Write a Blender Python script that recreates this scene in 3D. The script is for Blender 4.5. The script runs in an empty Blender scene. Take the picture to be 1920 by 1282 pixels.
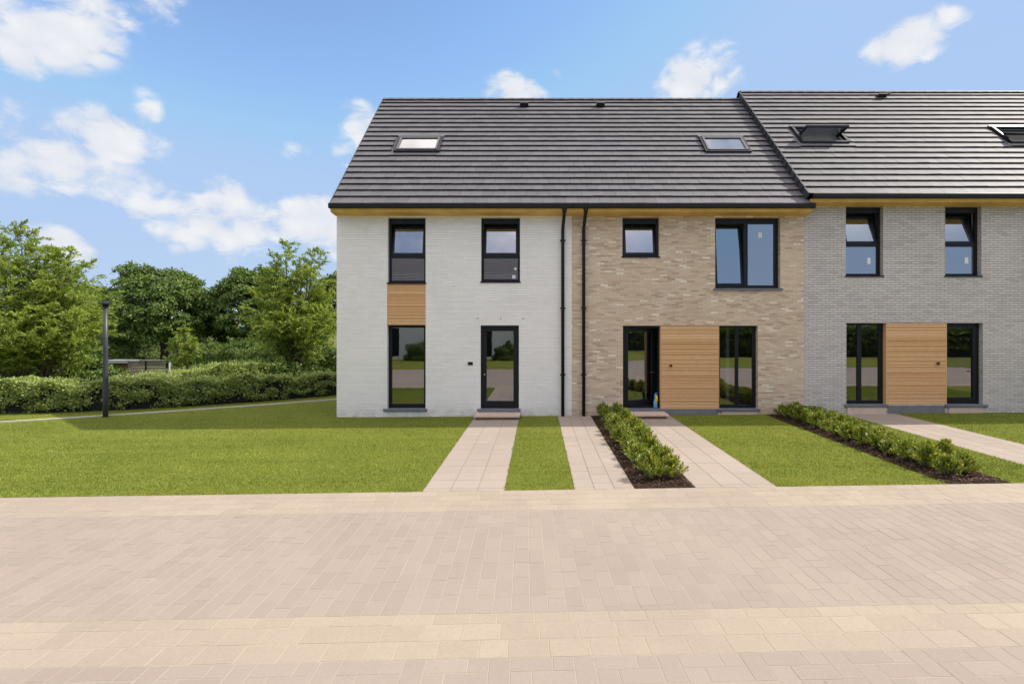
import bpy, math, random
import numpy as np
from mathutils import Vector, Matrix, Euler

scene = bpy.context.scene
COL = scene.collection
R = math.radians
random.seed(7)
rng = np.random.default_rng(11)

# ------------------------------------------------------------------ frame of reference
# facade plane is Y = 0, the camera stands 14 m in front of it, 2.44 m above the lawn at the house corner
F, VX, VY, CAMZ, CAMD = 959.0, 1008.0, 615.0, 2.44, 14.0
def FX(px): return (px - VX) / (F / CAMD)           # metres along the facade
def FZ(py): return CAMZ + (VY - py) / (F / CAMD)    # metres up the facade
def gz(x): return 0.0068 * (min(20.0, max(-22.0, x)) + 5.5)   # the street climbs slightly to the right
def gza(x): return 0.0068 * (np.clip(x, -22.0, 20.0) + 5.5)
def ground_at(px, py):
    z = 0.0
    for _ in range(6):
        d = F * (CAMZ - z) / (py - VY); x = (px - VX) * d / F; z = gz(x)
    return x, d - CAMD

# ------------------------------------------------------------------ materials
def new_mat(name):
    m = bpy.data.materials.new(name); m.use_nodes = True
    nt = m.node_tree
    for n in list(nt.nodes): nt.nodes.remove(n)
    out = nt.nodes.new('ShaderNodeOutputMaterial')
    return m, nt, out
class NB:
    def __init__(s, nt): s.nt = nt
    def n(s, t, **kw):
        nd = s.nt.nodes.new(t)
        for k, v in kw.items():
            if k.startswith('i_'):
                key = k[2:].replace('_', ' ')
                nd.inputs[key].default_value = v
            else: setattr(nd, k, v)
        return nd
    def l(s, a, b): s.nt.links.new(a, b)
    def math(s, op, a, b=None, clamp=False):
        nd = s.nt.nodes.new('ShaderNodeMath'); nd.operation = op; nd.use_clamp = clamp
        for i, v in enumerate((a, b)):
            if v is None: continue
            if isinstance(v, (int, float)): nd.inputs[i].default_value = v
            else: s.l(v, nd.inputs[i])
        return nd.outputs[0]
    def ramp(s, fac, stops, interp='LINEAR'):
        nd = s.nt.nodes.new('ShaderNodeValToRGB'); cr = nd.color_ramp; cr.interpolation = interp
        while len(cr.elements) < len(stops): cr.elements.new(0.5)
        for e, (p, c) in zip(cr.elements, stops):
            e.position = p; e.color = (c[0], c[1], c[2], 1)
        s.l(fac, nd.inputs[0]); return nd.outputs[0]
    def mix(s, fac, a, b, mode='MIX'):
        nd = s.nt.nodes.new('ShaderNodeMix'); nd.data_type = 'RGBA'; nd.blend_type = mode
        for i, v in ((0, fac), (6, a), (7, b)):
            if isinstance(v, (int, float)): nd.inputs[i].default_value = v
            elif isinstance(v, tuple): nd.inputs[i].default_value = (v[0], v[1], v[2], 1)
            else: s.l(v, nd.inputs[i])
        return nd.outputs[2]
    def noise(s, vec, scale, detail=4, rough=0.55):
        nd = s.n('ShaderNodeTexNoise'); nd.inputs['Scale'].default_value = scale
        nd.inputs['Detail'].default_value = detail; nd.inputs['Roughness'].default_value = rough
        if vec is not None: s.l(vec, nd.inputs['Vector'])
        return nd.outputs['Fac']

def plain(name, col, rough=0.5, spec=0.5, metal=0.0, vary=0.12, scale=6.0, bump=0.0, bscale=80.0):
    m, nt, out = new_mat(name); b = NB(nt)
    p = b.n('ShaderNodeBsdfPrincipled'); b.l(p.outputs[0], out.inputs[0])
    tc = b.n('ShaderNodeTexCoord').outputs['Object']
    f = b.noise(tc, scale, 6)
    c = b.ramp(f, [(0.25, tuple(v * (1 - vary) for v in col)), (0.75, tuple(min(1, v * (1 + vary)) for v in col))])
    b.l(c, p.inputs['Base Color'])
    p.inputs['Roughness'].default_value = rough; p.inputs['Metallic'].default_value = metal
    p.inputs['Specular IOR Level'].default_value = spec
    if bump:
        bp = b.n('ShaderNodeBump'); bp.inputs['Strength'].default_value = bump; bp.inputs['Distance'].default_value = 0.01
        b.l(b.noise(tc, bscale, 4), bp.inputs['Height']); b.l(bp.outputs[0], p.inputs['Normal'])
    return m

def brick_mat(name, stops, mortar, bw, bh, mw, rough=0.85, bump=0.6, head=0.4, grime=0.12):
    m, nt, out = new_mat(name); b = NB(nt)
    p = b.n('ShaderNodeBsdfPrincipled'); b.l(p.outputs[0], out.inputs[0])
    uv = b.n('ShaderNodeUVMap').outputs[0]
    wob = b.n('ShaderNodeTexNoise'); wob.inputs['Scale'].default_value = 7; b.l(uv, wob.inputs['Vector'])
    sub = b.n('ShaderNodeVectorMath', operation='SUBTRACT'); b.l(wob.outputs['Color'], sub.inputs[0]); sub.inputs[1].default_value = (0.5, 0.5, 0.5)
    sc = b.n('ShaderNodeVectorMath', operation='SCALE'); b.l(sub.outputs[0], sc.inputs[0]); sc.inputs['Scale'].default_value = 0.008
    ad = b.n('ShaderNodeVectorMath', operation='ADD'); b.l(uv, ad.inputs[0]); b.l(sc.outputs[0], ad.inputs[1])
    bt = b.n('ShaderNodeTexBrick'); bt.offset = 0.5; bt.squash = 1.0
    b.l(ad.outputs[0], bt.inputs['Vector'])
    bt.inputs['Color1'].default_value = (0, 0, 0, 1); bt.inputs['Color2'].default_value = (1, 1, 1, 1); bt.inputs['Mortar'].default_value = (0.5, 0.5, 0.5, 1)
    bt.inputs['Scale'].default_value = 1.0; bt.inputs['Brick Width'].default_value = bw; bt.inputs['Row Height'].default_value = bh
    bt.inputs['Mortar Size'].default_value = mw; bt.inputs['Mortar Smooth'].default_value = 0.3; bt.inputs['Bias'].default_value = 0.0
    c = b.ramp(bt.outputs['Color'], stops)
    fine = b.noise(uv, 60, 5, 0.7)
    c = b.mix(1.0, c, b.ramp(fine, [(0.25, (0.80, 0.80, 0.80)), (0.75, (1.12, 1.12, 1.12))]), 'MULTIPLY')
    big = b.noise(uv, 0.7, 5, 0.6)
    c = b.mix(1.0, c, b.ramp(big, [(0.3, (1 - grime,) * 3), (0.7, (1 + grime * 0.6,) * 3)]), 'MULTIPLY')
    sx = b.n('ShaderNodeSeparateXYZ'); b.l(ad.outputs[0], sx.inputs[0])
    fr = b.math('FRACT', b.math('DIVIDE', sx.outputs[1], bh)); dist = b.math('MULTIPLY', b.math('MINIMUM', fr, b.math('SUBTRACT', 1.0, fr)), bh)
    bed = b.math('SUBTRACT', 1.0, b.math('DIVIDE', dist, mw * 0.62), clamp=True); bed = b.math('MULTIPLY', bed, 1.6, clamp=True)
    joint = b.math('MAXIMUM', b.math('MULTIPLY', bt.outputs['Fac'], head), bed)
    c = b.mix(joint, c, mortar)
    low = b.n('ShaderNodeMapRange'); low.interpolation_type = 'SMOOTHSTEP'; low.inputs[1].default_value = 0.42; low.inputs[2].default_value = 0.02
    b.l(sx.outputs[1], low.inputs[0])
    dirt = b.math('MULTIPLY', low.outputs[0], b.ramp(b.noise(uv, 4.5, 6, 0.65), [(0.36, (0, 0, 0)), (0.62, (1, 1, 1))]))
    spots = b.ramp(b.noise(uv, 5.5, 2, 0.4), [(0.74, (0, 0, 0)), (0.80, (1, 1, 1))])
    c = b.mix(b.math('MULTIPLY', b.math('ADD', b.math('MULTIPLY', dirt, 0.5), b.math('MULTIPLY', spots, 0.35), clamp=True), 0.75), c, (0.20, 0.175, 0.135))
    b.l(c, p.inputs['Base Color']); p.inputs['Roughness'].default_value = rough; p.inputs['Specular IOR Level'].default_value = 0.25
    h = b.math('SUBTRACT', b.math('MULTIPLY', fine, 0.35), joint)
    bp = b.n('ShaderNodeBump'); bp.inputs['Strength'].default_value = bump; bp.inputs['Distance'].default_value = 0.008
    b.l(h, bp.inputs['Height']); b.l(bp.outputs[0], p.inputs['Normal'])
    return m

def island_mat(name, stops, rough=0.8, spec=0.3, fine=70.0, fine_amt=0.12, bump=0.2, grain=None, stain=0.0, coat=0.0):
    """each separate piece of the mesh (slab, tile, batten) gets its own tone"""
    m, nt, out = new_mat(name); b = NB(nt)
    p = b.n('ShaderNodeBsdfPrincipled'); b.l(p.outputs[0], out.inputs[0])
    g = b.n('ShaderNodeNewGeometry'); tc = b.n('ShaderNodeTexCoord').outputs['Object']
    c = b.ramp(g.outputs['Random Per Island'], stops)
    vec = tc
    if grain:
        mp = b.n('ShaderNodeMapping'); mp.inputs['Scale'].default_value = grain; b.l(tc, mp.inputs['Vector']); vec = mp.outputs[0]
    f = b.noise(vec, fine, 5, 0.65)
    c = b.mix(1.0, c, b.ramp(f, [(0.25, (1 - fine_amt,) * 3), (0.75, (1 + fine_amt,) * 3)]), 'MULTIPLY')
    if stain:
        s1 = b.noise(tc, 0.55, 6, 0.6)
        c = b.mix(1.0, c, b.ramp(s1, [(0.32, (1 - stain, 1 - stain, 1 - stain * 0.9)), (0.68, (1 + stain * 0.5,) * 3)]), 'MULTIPLY')
    b.l(c, p.inputs['Base Color']); p.inputs['Roughness'].default_value = rough; p.inputs['Specular IOR Level'].default_value = spec
    if bump:
        bp = b.n('ShaderNodeBump'); bp.inputs['Strength'].default_value = bump; bp.inputs['Distance'].default_value = 0.004
        b.l(f, bp.inputs['Height']); b.l(bp.outputs[0], p.inputs['Normal'])
    return m

def leaf_mat(name, stops, trans=0.3, rough=0.5, spec=0.3, patch=None):
    m, nt, out = new_mat(name); b = NB(nt)
    p = b.n('ShaderNodeBsdfPrincipled'); t = b.n('ShaderNodeBsdfTranslucent'); mx = b.n('ShaderNodeMixShader')
    g = b.n('ShaderNodeNewGeometry')
    c = b.ramp(g.outputs['Random Per Island'], stops)
    if patch:
        f = b.math('ADD', b.math('MULTIPLY', b.noise(g.outputs['Position'], patch[0], 5, 0.6), 0.6), b.math('MULTIPLY', b.noise(g.outputs['Position'], patch[0] * 7, 4, 0.6), 0.4))
        if name == 'grass_blade':
            mp = b.n('ShaderNodeMapping'); mp.inputs['Rotation'].default_value = (0, 0, 0.5); mp.inputs['Scale'].default_value = (0.25, 2.2, 1.0); b.l(g.outputs['Position'], mp.inputs['Vector'])
            f = b.math('ADD', b.math('MULTIPLY', f, 0.62), b.math('MULTIPLY', b.noise(mp.outputs[0], 1.0, 3, 0.5), 0.38))
        c = b.mix(1.0, c, b.ramp(f, [(0.36, tuple(1 - patch[1] * k for k in (1.0, 0.8, 1.0))), (0.64, (1 + patch[1] * 0.8, 1 + patch[1] * 0.6, 1 + patch[1] * 0.6))]), 'MULTIPLY')
    b.l(c, p.inputs['Base Color']); p.inputs['Roughness'].default_value = rough; p.inputs['Specular IOR Level'].default_value = spec
    b.l(b.mix(1.0, c, (1.15, 1.15, 0.6), 'MULTIPLY'), t.inputs['Color'])
    mx.inputs[0].default_value = trans
    b.l(p.outputs[0], mx.inputs[1]); b.l(t.outputs[0], mx.inputs[2]); b.l(mx.outputs[0], out.inputs[0])
    return m

def ground_mat(name, stops, scales=(0.5, 9.0, 60.0), rough=0.95, bump=0.6):
    m, nt, out = new_mat(name); b = NB(nt)
    p = b.n('ShaderNodeBsdfPrincipled'); b.l(p.outputs[0], out.inputs[0])
    tc = b.n('ShaderNodeTexCoord').outputs['Object']
    f = b.math('ADD', b.math('MULTIPLY', b.noise(tc, scales[0], 4), 0.5), b.math('ADD', b.math('MULTIPLY', b.noise(tc, scales[1], 4), 0.25), b.math('MULTIPLY', b.noise(tc, scales[2], 3), 0.25)))
    b.l(b.ramp(f, stops), p.inputs['Base Color']); p.inputs['Roughness'].default_value = rough; p.inputs['Specular IOR Level'].default_value = 0.1
    bp = b.n('ShaderNodeBump'); bp.inputs['Strength'].default_value = bump; bp.inputs['Distance'].default_value = 0.03
    b.l(b.noise(tc, scales[2], 4), bp.inputs['Height']); b.l(bp.outputs[0], p.inputs['Normal'])
    return m

def glass_mat(name, refl=0.33, tint=(0.80, 0.86, 0.84)):
    """coated double glazing: a mirror share that grows at grazing angles, the rest passes through"""
    m, nt, out = new_mat(name); b = NB(nt)
    tr = b.n('ShaderNodeBsdfTransparent'); tr.inputs[0].default_value = (*tint, 1)
    gl = b.n('ShaderNodeBsdfGlossy'); gl.inputs['Color'].default_value = (0.92, 0.95, 1.0, 1); gl.inputs['Roughness'].default_value = 0.004
    tc = b.n('ShaderNodeTexCoord').outputs['Object']
    bp = b.n('ShaderNodeBump'); bp.inputs['Strength'].default_value = 0.015; bp.inputs['Distance'].default_value = 0.05
    b.l(b.noise(tc, 1.3, 2), bp.inputs['Height']); b.l(bp.outputs[0], gl.inputs['Normal'])
    lw = b.n('ShaderNodeLayerWeight'); lw.inputs['Blend'].default_value = 0.35
    f = b.math('ADD', b.math('MULTIPLY', lw.outputs['Fresnel'], 0.6), refl, clamp=True)
    mx = b.n('ShaderNodeMixShader'); b.l(f, mx.inputs[0]); b.l(tr.outputs[0], mx.inputs[1]); b.l(gl.outputs[0], mx.inputs[2])
    b.l(mx.outputs[0], out.inputs[0])
    return m

M = {}
M['white_brick'] = brick_mat('white_painted_brick', [(0.0, (0.83, 0.795, 0.76)), (0.5, (0.865, 0.83, 0.79)), (1.0, (0.895, 0.86, 0.82))], (0.50, 0.47, 0.43), 0.29, 0.0665, 0.0068, head=0.16, grime=0.05)
M['brown_brick'] = brick_mat('sand_brown_brick', [(0.0, (0.47, 0.345, 0.245)), (0.2, (0.585, 0.445, 0.32)), (0.5, (0.65, 0.51, 0.37)), (0.8, (0.685, 0.545, 0.40)), (0.92, (0.71, 0.575, 0.435)), (0.96, (0.82, 0.71, 0.56)), (1.0, (0.85, 0.75, 0.61))], (0.50, 0.385, 0.285), 0.215, 0.0535, 0.006, head=0.5, grime=0.06)
M['grey_brick'] = brick_mat('pale_grey_brick', [(0.0, (0.50, 0.455, 0.425)), (0.12, (0.565, 0.515, 0.48)), (0.5, (0.61, 0.56, 0.52)), (1.0, (0.655, 0.60, 0.56))], (0.15, 0.135, 0.128), 0.225, 0.0635, 0.0085, head=0.55, grime=0.07)
M['tile'] = island_mat('dark_concrete_roof_tile', [(0.0, (0.096, 0.091, 0.097)), (0.5, (0.110, 0.105, 0.111)), (1.0, (0.124, 0.118, 0.125))], rough=0.66, spec=0.58, fine=26, fine_amt=0.06, bump=0.15)
M['anthracite'] = plain('anthracite_aluminium', (0.0065, 0.0075, 0.010), rough=0.42, spec=0.32, vary=0.08)
M['black_metal'] = plain('black_coated_zinc', (0.0065, 0.0065, 0.007), rough=0.45, spec=0.3)
M['pale_metal'] = plain('pale_aluminium_trim', (0.50, 0.51, 0.53), rough=0.4, spec=0.5, metal=0.4)
M['soffit_wood'] = plain('honey_soffit_wood', (0.66, 0.42, 0.13), rough=0.6, spec=0.25, vary=0.18, scale=3)
M['cedar'] = island_mat('cedar_batten', [(0.0, (0.62, 0.34, 0.155)), (0.35, (0.70, 0.40, 0.19)), (0.7, (0.74, 0.44, 0.215)), (1.0, (0.80, 0.52, 0.275))], rough=0.6, spec=0.25, fine=9, fine_amt=0.16, bump=0.1, grain=(0.9, 6, 14))
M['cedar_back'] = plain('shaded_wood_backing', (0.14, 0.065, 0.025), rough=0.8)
M['bluestone'] = plain('bluestone_sill', (0.145, 0.155, 0.175), rough=0.6, spec=0.35, vary=0.15, scale=9, bump=0.1)
M['plinth'] = plain('grey_cement_plinth', (0.17, 0.165, 0.165), rough=0.85, vary=0.14, scale=4, bump=0.15)
M['step'] = plain('pinkish_concrete_step', (0.56, 0.43, 0.34), rough=0.85, vary=0.12, scale=7, bump=0.2)
M['step_base'] = plain('brown_step_brick', (0.22, 0.12, 0.07), rough=0.9, vary=0.25, scale=14)
M['glass'] = glass_mat('window_glass', 0.34)
M['glass_low'] = glass_mat('ground_floor_glass', 0.25)
M['glass_door'] = glass_mat('door_glass', 0.26, (0.84, 0.88, 0.86))
M['plaster'] = plain('bare_interior_plaster', (0.30, 0.285, 0.26), rough=0.95, vary=0.15, scale=1.2)
M['sticker'] = plain('white_paper_sticker', (0.75, 0.75, 0.73), rough=0.7, vary=0.03)
M['steel'] = plain('brushed_steel', (0.55, 0.54, 0.52), rough=0.3, metal=0.9)
M['brass'] = plain('bronze_knob_metal', (0.10, 0.05, 0.03), rough=0.35, metal=0.6)
M['paver'] = island_mat('grey_beige_clinker_paver', [(0.0, (0.284, 0.238, 0.196)), (0.5, (0.297, 0.249, 0.205)), (1.0, (0.310, 0.260, 0.214))], rough=0.85, spec=0.25, fine=45, fine_amt=0.07, bump=0.2, stain=0.06)
M['band'] = island_mat('cream_concrete_slab', [(0.0, (0.318, 0.266, 0.207)), (0.5, (0.333, 0.278, 0.217)), (1.0, (0.347, 0.290, 0.227))], rough=0.85, spec=0.25, fine=40, fine_amt=0.09, bump=0.2, stain=0.09)
M['path_slab'] = island_mat('pink_beige_path_slab', [(0.0, (0.318, 0.268, 0.222)), (0.5, (0.33, 0.278, 0.231)), (1.0, (0.342, 0.288, 0.240))], rough=0.85, spec=0.25, fine=40, fine_amt=0.08, bump=0.2, stain=0.07)
M['sand'] = ground_mat('jointing_sand', [(0.3, (0.33, 0.27, 0.205)), (0.7, (0.47, 0.395, 0.31))], bump=0.1)
M['path_joint'] = ground_mat('weathered_joint_sand', [(0.3, (0.13, 0.105, 0.075)), (0.7, (0.26, 0.21, 0.155))], bump=0.2)
M['curb'] = island_mat('pale_concrete_edging', [(0.0, (0.46, 0.42, 0.34)), (1.0, (0.55, 0.50, 0.42))], fine=20, stain=0.1)
M['lawn'] = ground_mat('mown_grass', [(0.30, (0.115, 0.135, 0.018)), (0.5, (0.16, 0.178, 0.026)), (0.70, (0.21, 0.215, 0.038))], scales=(0.45, 5.0, 55.0), bump=0.9)
M['field'] = ground_mat('rough_field_grass', [(0.3, (0.08, 0.100, 0.022)), (0.7, (0.15, 0.16, 0.04))], scales=(0.08, 1.2, 25.0))
M['soil'] = ground_mat('dark_bark_mulch', [(0.3, (0.020, 0.012, 0.008)), (0.7, (0.075, 0.045, 0.030))], scales=(2.0, 20.0, 70.0), bump=1.0)
M['blade'] = leaf_mat('grass_blade', [(0.0, (0.1275, 0.1835, 0.0224)), (0.55, (0.2124, 0.2818, 0.042)), (0.88, (0.2761, 0.3435, 0.0672)), (1.0, (0.3824, 0.4326, 0.1542))], trans=0.2, rough=0.6, spec=0.2, patch=(0.6, 0.42))
M['chip'] = island_mat('bark_chip', [(0.0, (0.030, 0.016, 0.010)), (0.7, (0.085, 0.048, 0.030)), (1.0, (0.16, 0.105, 0.07))], rough=0.9, bump=0)
M['leaf_shrub'] = leaf_mat('glossy_shrub_leaf', [(0.0, (0.096, 0.1512, 0.0185)), (0.5, (0.204, 0.2625, 0.0317)), (0.85, (0.372, 0.3885, 0.0528)), (1.0, (0.576, 0.525, 0.0924))], trans=0.28, rough=0.38, spec=0.5)
M['leaf_hedge'] = leaf_mat('hedge_leaf', [(0.0, (0.1373, 0.2027, 0.0553)), (0.5, (0.2777, 0.3596, 0.1036)), (0.9, (0.4903, 0.5394, 0.1796)), (1.0, (0.6537, 0.6703, 0.2943))], trans=0.28, rough=0.5, patch=(1.5, 0.2))
M['leaf_feather'] = leaf_mat('light_feathery_leaf', [(0.0, (0.1383, 0.21, 0.0333)), (0.5, (0.264, 0.3509, 0.0619)), (0.9, (0.4149, 0.4818, 0.0999)), (1.0, (0.5406, 0.556, 0.1785))], trans=0.45, rough=0.5, spec=0.4, patch=(1.1, 0.25))
M['leaf_dark'] = leaf_mat('dark_maple_leaf', [(0.0, (0.0586, 0.1102, 0.0233)), (0.6, (0.1223, 0.1963, 0.0389)), (1.0, (0.2259, 0.2945, 0.066))], trans=0.32, rough=0.5, spec=0.35, patch=(0.7, 0.25))
M['bark'] = plain('grey_brown_bark', (0.085, 0.065, 0.048), rough=0.95, vary=0.3, scale=9, bump=0.4, bscale=30)
M['twig'] = plain('shaded_hedge_core', (0.016, 0.016, 0.009), rough=0.95, vary=0.4, scale=15)  # near-black so gaps between hedge leaves read as deep shade
M['lamp_paint'] = plain('slate_blue_lamp_paint', (0.040, 0.042, 0.055), rough=0.42, spec=0.5)
M['lamp_lens'] = plain('frosted_lamp_lens', (0.55, 0.55, 0.52), rough=0.5)
M['old_wood'] = island_mat('weathered_grey_board', [(0.0, (0.13, 0.115, 0.10)), (1.0, (0.27, 0.245, 0.22))], rough=0.9, fine=12, fine_amt=0.2)
M['shed_wood'] = island_mat('brown_shed_board', [(0.0, (0.12, 0.08, 0.055)), (1.0, (0.19, 0.135, 0.09))], rough=0.9)
M['render_white'] = plain('white_wall_render', (0.62, 0.61, 0.585), rough=0.9, vary=0.05, scale=1.5)
M['yellow'] = plain('yellow_cloth', (0.62, 0.46, 0.03), rough=0.7)
M['blue'] = plain('blue_cloth', (0.02, 0.20, 0.46), rough=0.7)
M['lightblue'] = plain('light_blue_cloth', (0.12, 0.38, 0.62), rough=0.7)

# ------------------------------------------------------------------ mesh building
class MB:
    def __init__(s): s.v = []; s.f = []; s.uv = []; s.mi = []; s.M = None
    def _q(s, pts, mi=0, uv=None):
        P = [Vector(p) for p in pts]
        if s.M is not None: P = [s.M @ p for p in P]
        n0 = len(s.v); s.v.extend([tuple(p) for p in P]); s.f.append(tuple(range(n0, n0 + len(P)))); s.mi.append(mi)
        n = (P[1] - P[0]).cross(P[2] - P[0]); a = [abs(c) for c in n]
        if uv is None:
            if a[0] >= a[1] and a[0] >= a[2]: uv = [(p.y, p.z) for p in P]
            elif a[1] >= a[2]: uv = [(p.x, p.z) for p in P]
            else: uv = [(p.x, p.y) for p in P]
        s.uv.extend(uv)
    quad = _q
    def box(s, x0, x1, y0, y1, z0, z1, mi=0):
        c = [(x0, y0, z0), (x1, y0, z0), (x1, y1, z0), (x0, y1, z0), (x0, y0, z1), (x1, y0, z1), (x1, y1, z1), (x0, y1, z1)]
        s.hexa(c, mi)
    def hexa(s, c, mi=0):
        """8 corners, welded so that the box is one island"""
        P = [Vector(p) for p in c]
        if s.M is not None: P = [s.M @ p for p in P]
        n0 = len(s.v); s.v.extend([tuple(p) for p in P])
        for q in ((0, 3, 2, 1), (4, 5, 6, 7), (0, 1, 5, 4), (1, 2, 6, 5), (2, 3, 7, 6), (3, 0, 4, 7)):
            s.f.append(tuple(n0 + i for i in q)); s.mi.append(mi)
            Q = [P[i] for i in q]; n = (Q[1] - Q[0]).cross(Q[2] - Q[0]); a = [abs(t) for t in n]
            if a[0] >= a[1] and a[0] >= a[2]: s.uv.extend([(p.y, p.z) for p in Q])
            elif a[1] >= a[2]: s.uv.extend([(p.x, p.z) for p in Q])
            else: s.uv.extend([(p.x, p.y) for p in Q])
    def cbox(s, x0, x1, y0, y1, z0, z1, b=0.006, mi=0):
        """box with bevelled front/top edges (chamfer all round the -Y face)"""
        P = [(x0, y1, z0), (x1, y1, z0), (x1, y1, z1), (x0, y1, z1), (x0, y0 + b, z0), (x1, y0 + b, z0), (x1, y0 + b, z1), (x0, y0 + b, z1),
             (x0 + b, y0, z0 + b), (x1 - b, y0, z0 + b), (x1 - b, y0, z1 - b), (x0 + b, y0, z1 - b)]
        V = [Vector(p) for p in P]
        if s.M is not None: V = [s.M @ p for p in V]
        n0 = len(s.v); s.v.extend([tuple(p) for p in V])
        for q in ((1, 0, 3, 2), (0, 1, 5, 4), (1, 2, 6, 5), (2, 3, 7, 6), (3, 0, 4, 7), (4, 5, 9, 8), (5, 6, 10, 9), (6, 7, 11, 10), (7, 4, 8, 11), (8, 9, 10, 11)):
            s.f.append(tuple(n0 + i for i in q)); s.mi.append(mi); s.uv.extend([(V[i].x, V[i].z) for i in q])
    def tube(s, pts, rads, n=10, cap=True, mi=0):
        pts = [Vector(p) for p in pts]
        if isinstance(rads, (int, float)): rads = [rads] * len(pts)
        rings = []; prev = None
        for i, p in enumerate(pts):
            d = (pts[min(i + 1, len(pts) - 1)] - pts[max(i - 1, 0)]).normalized()
            if prev is None:
                up = Vector((0, 0, 1)) if abs(d.z) < 0.9 else Vector((1, 0, 0)); u = d.cross(up).normalized()
            else: u = (prev - d * prev.dot(d)).normalized()
            prev = u; w = d.cross(u)
            n0 = len(s.v)
            for k in range(n):
                a = 2 * math.pi * k / n; q = p + (u * math.cos(a) + w * math.sin(a)) * rads[i]
                if s.M is not None: q = s.M @ q
                s.v.append(tuple(q))
            rings.append(n0)
        for a, b_ in zip(rings, rings[1:]):
            for k in range(n):
                k2 = (k + 1) % n
                s.f.append((a + k, a + k2, b_ + k2, b_ + k)); s.mi.append(mi); s.uv.extend([(k / n, 0), ((k + 1) / n, 0), ((k + 1) / n, 1), (k / n, 1)])
        if cap:
            for r0, rev in ((rings[0], True), (rings[-1], False)):
                f = [r0 + k for k in range(n)]
                if rev: f.reverse()
                s.f.append(tuple(f)); s.mi.append(mi); s.uv.extend([(0, 0)] * n)
    def lathe(s, prof, n=24, origin=(0, 0, 0), mi=0):
        s.tube([(origin[0], origin[1], origin[2] + z) for r, z in prof], [max(r, 1e-4) for r, z in prof], n, True, mi)
    def build(s, name, mats, parent=None, off=None, smooth=False):
        me = bpy.data.meshes.new(name)
        v = s.v
        if off is not None: v = [(a - off[0], b - off[1], c - off[2]) for a, b, c in v]
        me.from_pydata(v, [], s.f)
        ul = me.uv_layers.new(name='UVMap'); ul.data.foreach_set('uv', np.array(s.uv, dtype=np.float32).ravel())
        if not isinstance(mats, (list, tuple)): mats = [mats]
        for m in mats: me.materials.append(m)
        me.polygons.foreach_set('material_index', s.mi)
        if smooth: me.polygons.foreach_set('use_smooth', [True] * len(me.polygons))
        me.update()
        o = bpy.data.objects.new(name, me); COL.objects.link(o)
        if parent is not None: o.parent = parent
        return o

def np_mesh(name, verts, k, mats, parent=None, smooth=False):
    """verts (N*k,3): N separate faces of k corners"""
    n = len(verts) // k
    me = bpy.data.meshes.new(name)
    me.vertices.add(n * k); me.vertices.foreach_set('co', np.asarray(verts, dtype=np.float32).ravel())
    me.loops.add(n * k); me.loops.foreach_set('vertex_index', np.arange(n * k, dtype=np.int32))
    me.polygons.add(n); me.polygons.foreach_set('loop_start', np.arange(0, n * k, k, dtype=np.int32)); me.polygons.foreach_set('loop_total', np.full(n, k, dtype=np.int32))
    me.polygons.foreach_set('use_smooth', [smooth] * n); me.materials.append(mats); me.update(calc_edges=True)
    o = bpy.data.objects.new(name, me); COL.objects.link(o)
    if parent is not None: o.parent = parent
    return o

def norm(a): return a / (np.linalg.norm(a, axis=-1, keepdims=True) + 1e-9)
def leaves_np(c, d, nrm, ln, wd, fold=0.0):
    """rhombic leaves: centre-base c, direction d, face normal nrm"""
    d = norm(d); s = norm(np.cross(d, nrm)); n = np.cross(s, d)
    ln = np.asarray(ln)[:, None]; wd = np.asarray(wd)[:, None]
    a = c; b_ = c + d * ln * 0.45 + s * wd * 0.5 + n * fold * wd; t = c + d * ln; e = c + d * ln * 0.45 - s * wd * 0.5 + n * fold * wd
    return np.stack([a, b_, t, e], axis=1).reshape(-1, 3)

def tag(o, label=None, cat=None, group=None, kind=None):
    if label: o['label'] = label
    if cat: o['category'] = cat
    if group: o['group'] = group
    if kind: o['kind'] = kind
    return o
def empty(name, loc):
    o = bpy.data.objects.new(name, None); o.location = loc; o.empty_display_size = 0.3; COL.objects.link(o); return o

# ------------------------------------------------------------------ SETTING: ground, road, paths, lawns
def sheet(name, poly, dz, mat, nx=1):
    """flat sheet over polygon (list of xy), following the slope"""
    b = MB(); b.quad([(x, y, gz(x) + dz) for x, y in poly], uv=[(x, y) for x, y in poly])
    o = b.build(name, mat); tag(o, kind='structure'); return o
b = MB()
xs = [-1500, -300, -60, -22, -5, 8, 20, 60, 300, 1500]
for xa, xb in zip(xs, xs[1:]):
    b.quad([(xa, -1500, gz(xa) - 0.07), (xb, -1500, gz(xb) - 0.07), (xb, 1500, gz(xb) - 0.07), (xa, 1500, gz(xa) - 0.07)])
tag(b.build('ground', M['field']), kind='structure')

TH = 0.0238; RY0 = -6.40                       # road direction and where its garden edge crosses X = 0
CT, ST = math.cos(TH), math.sin(TH)
def RP(u, v): return (u * CT + v * ST, RY0 + u * ST - v * CT)
def road_y(x): return RY0 + x * math.tan(TH)

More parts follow.
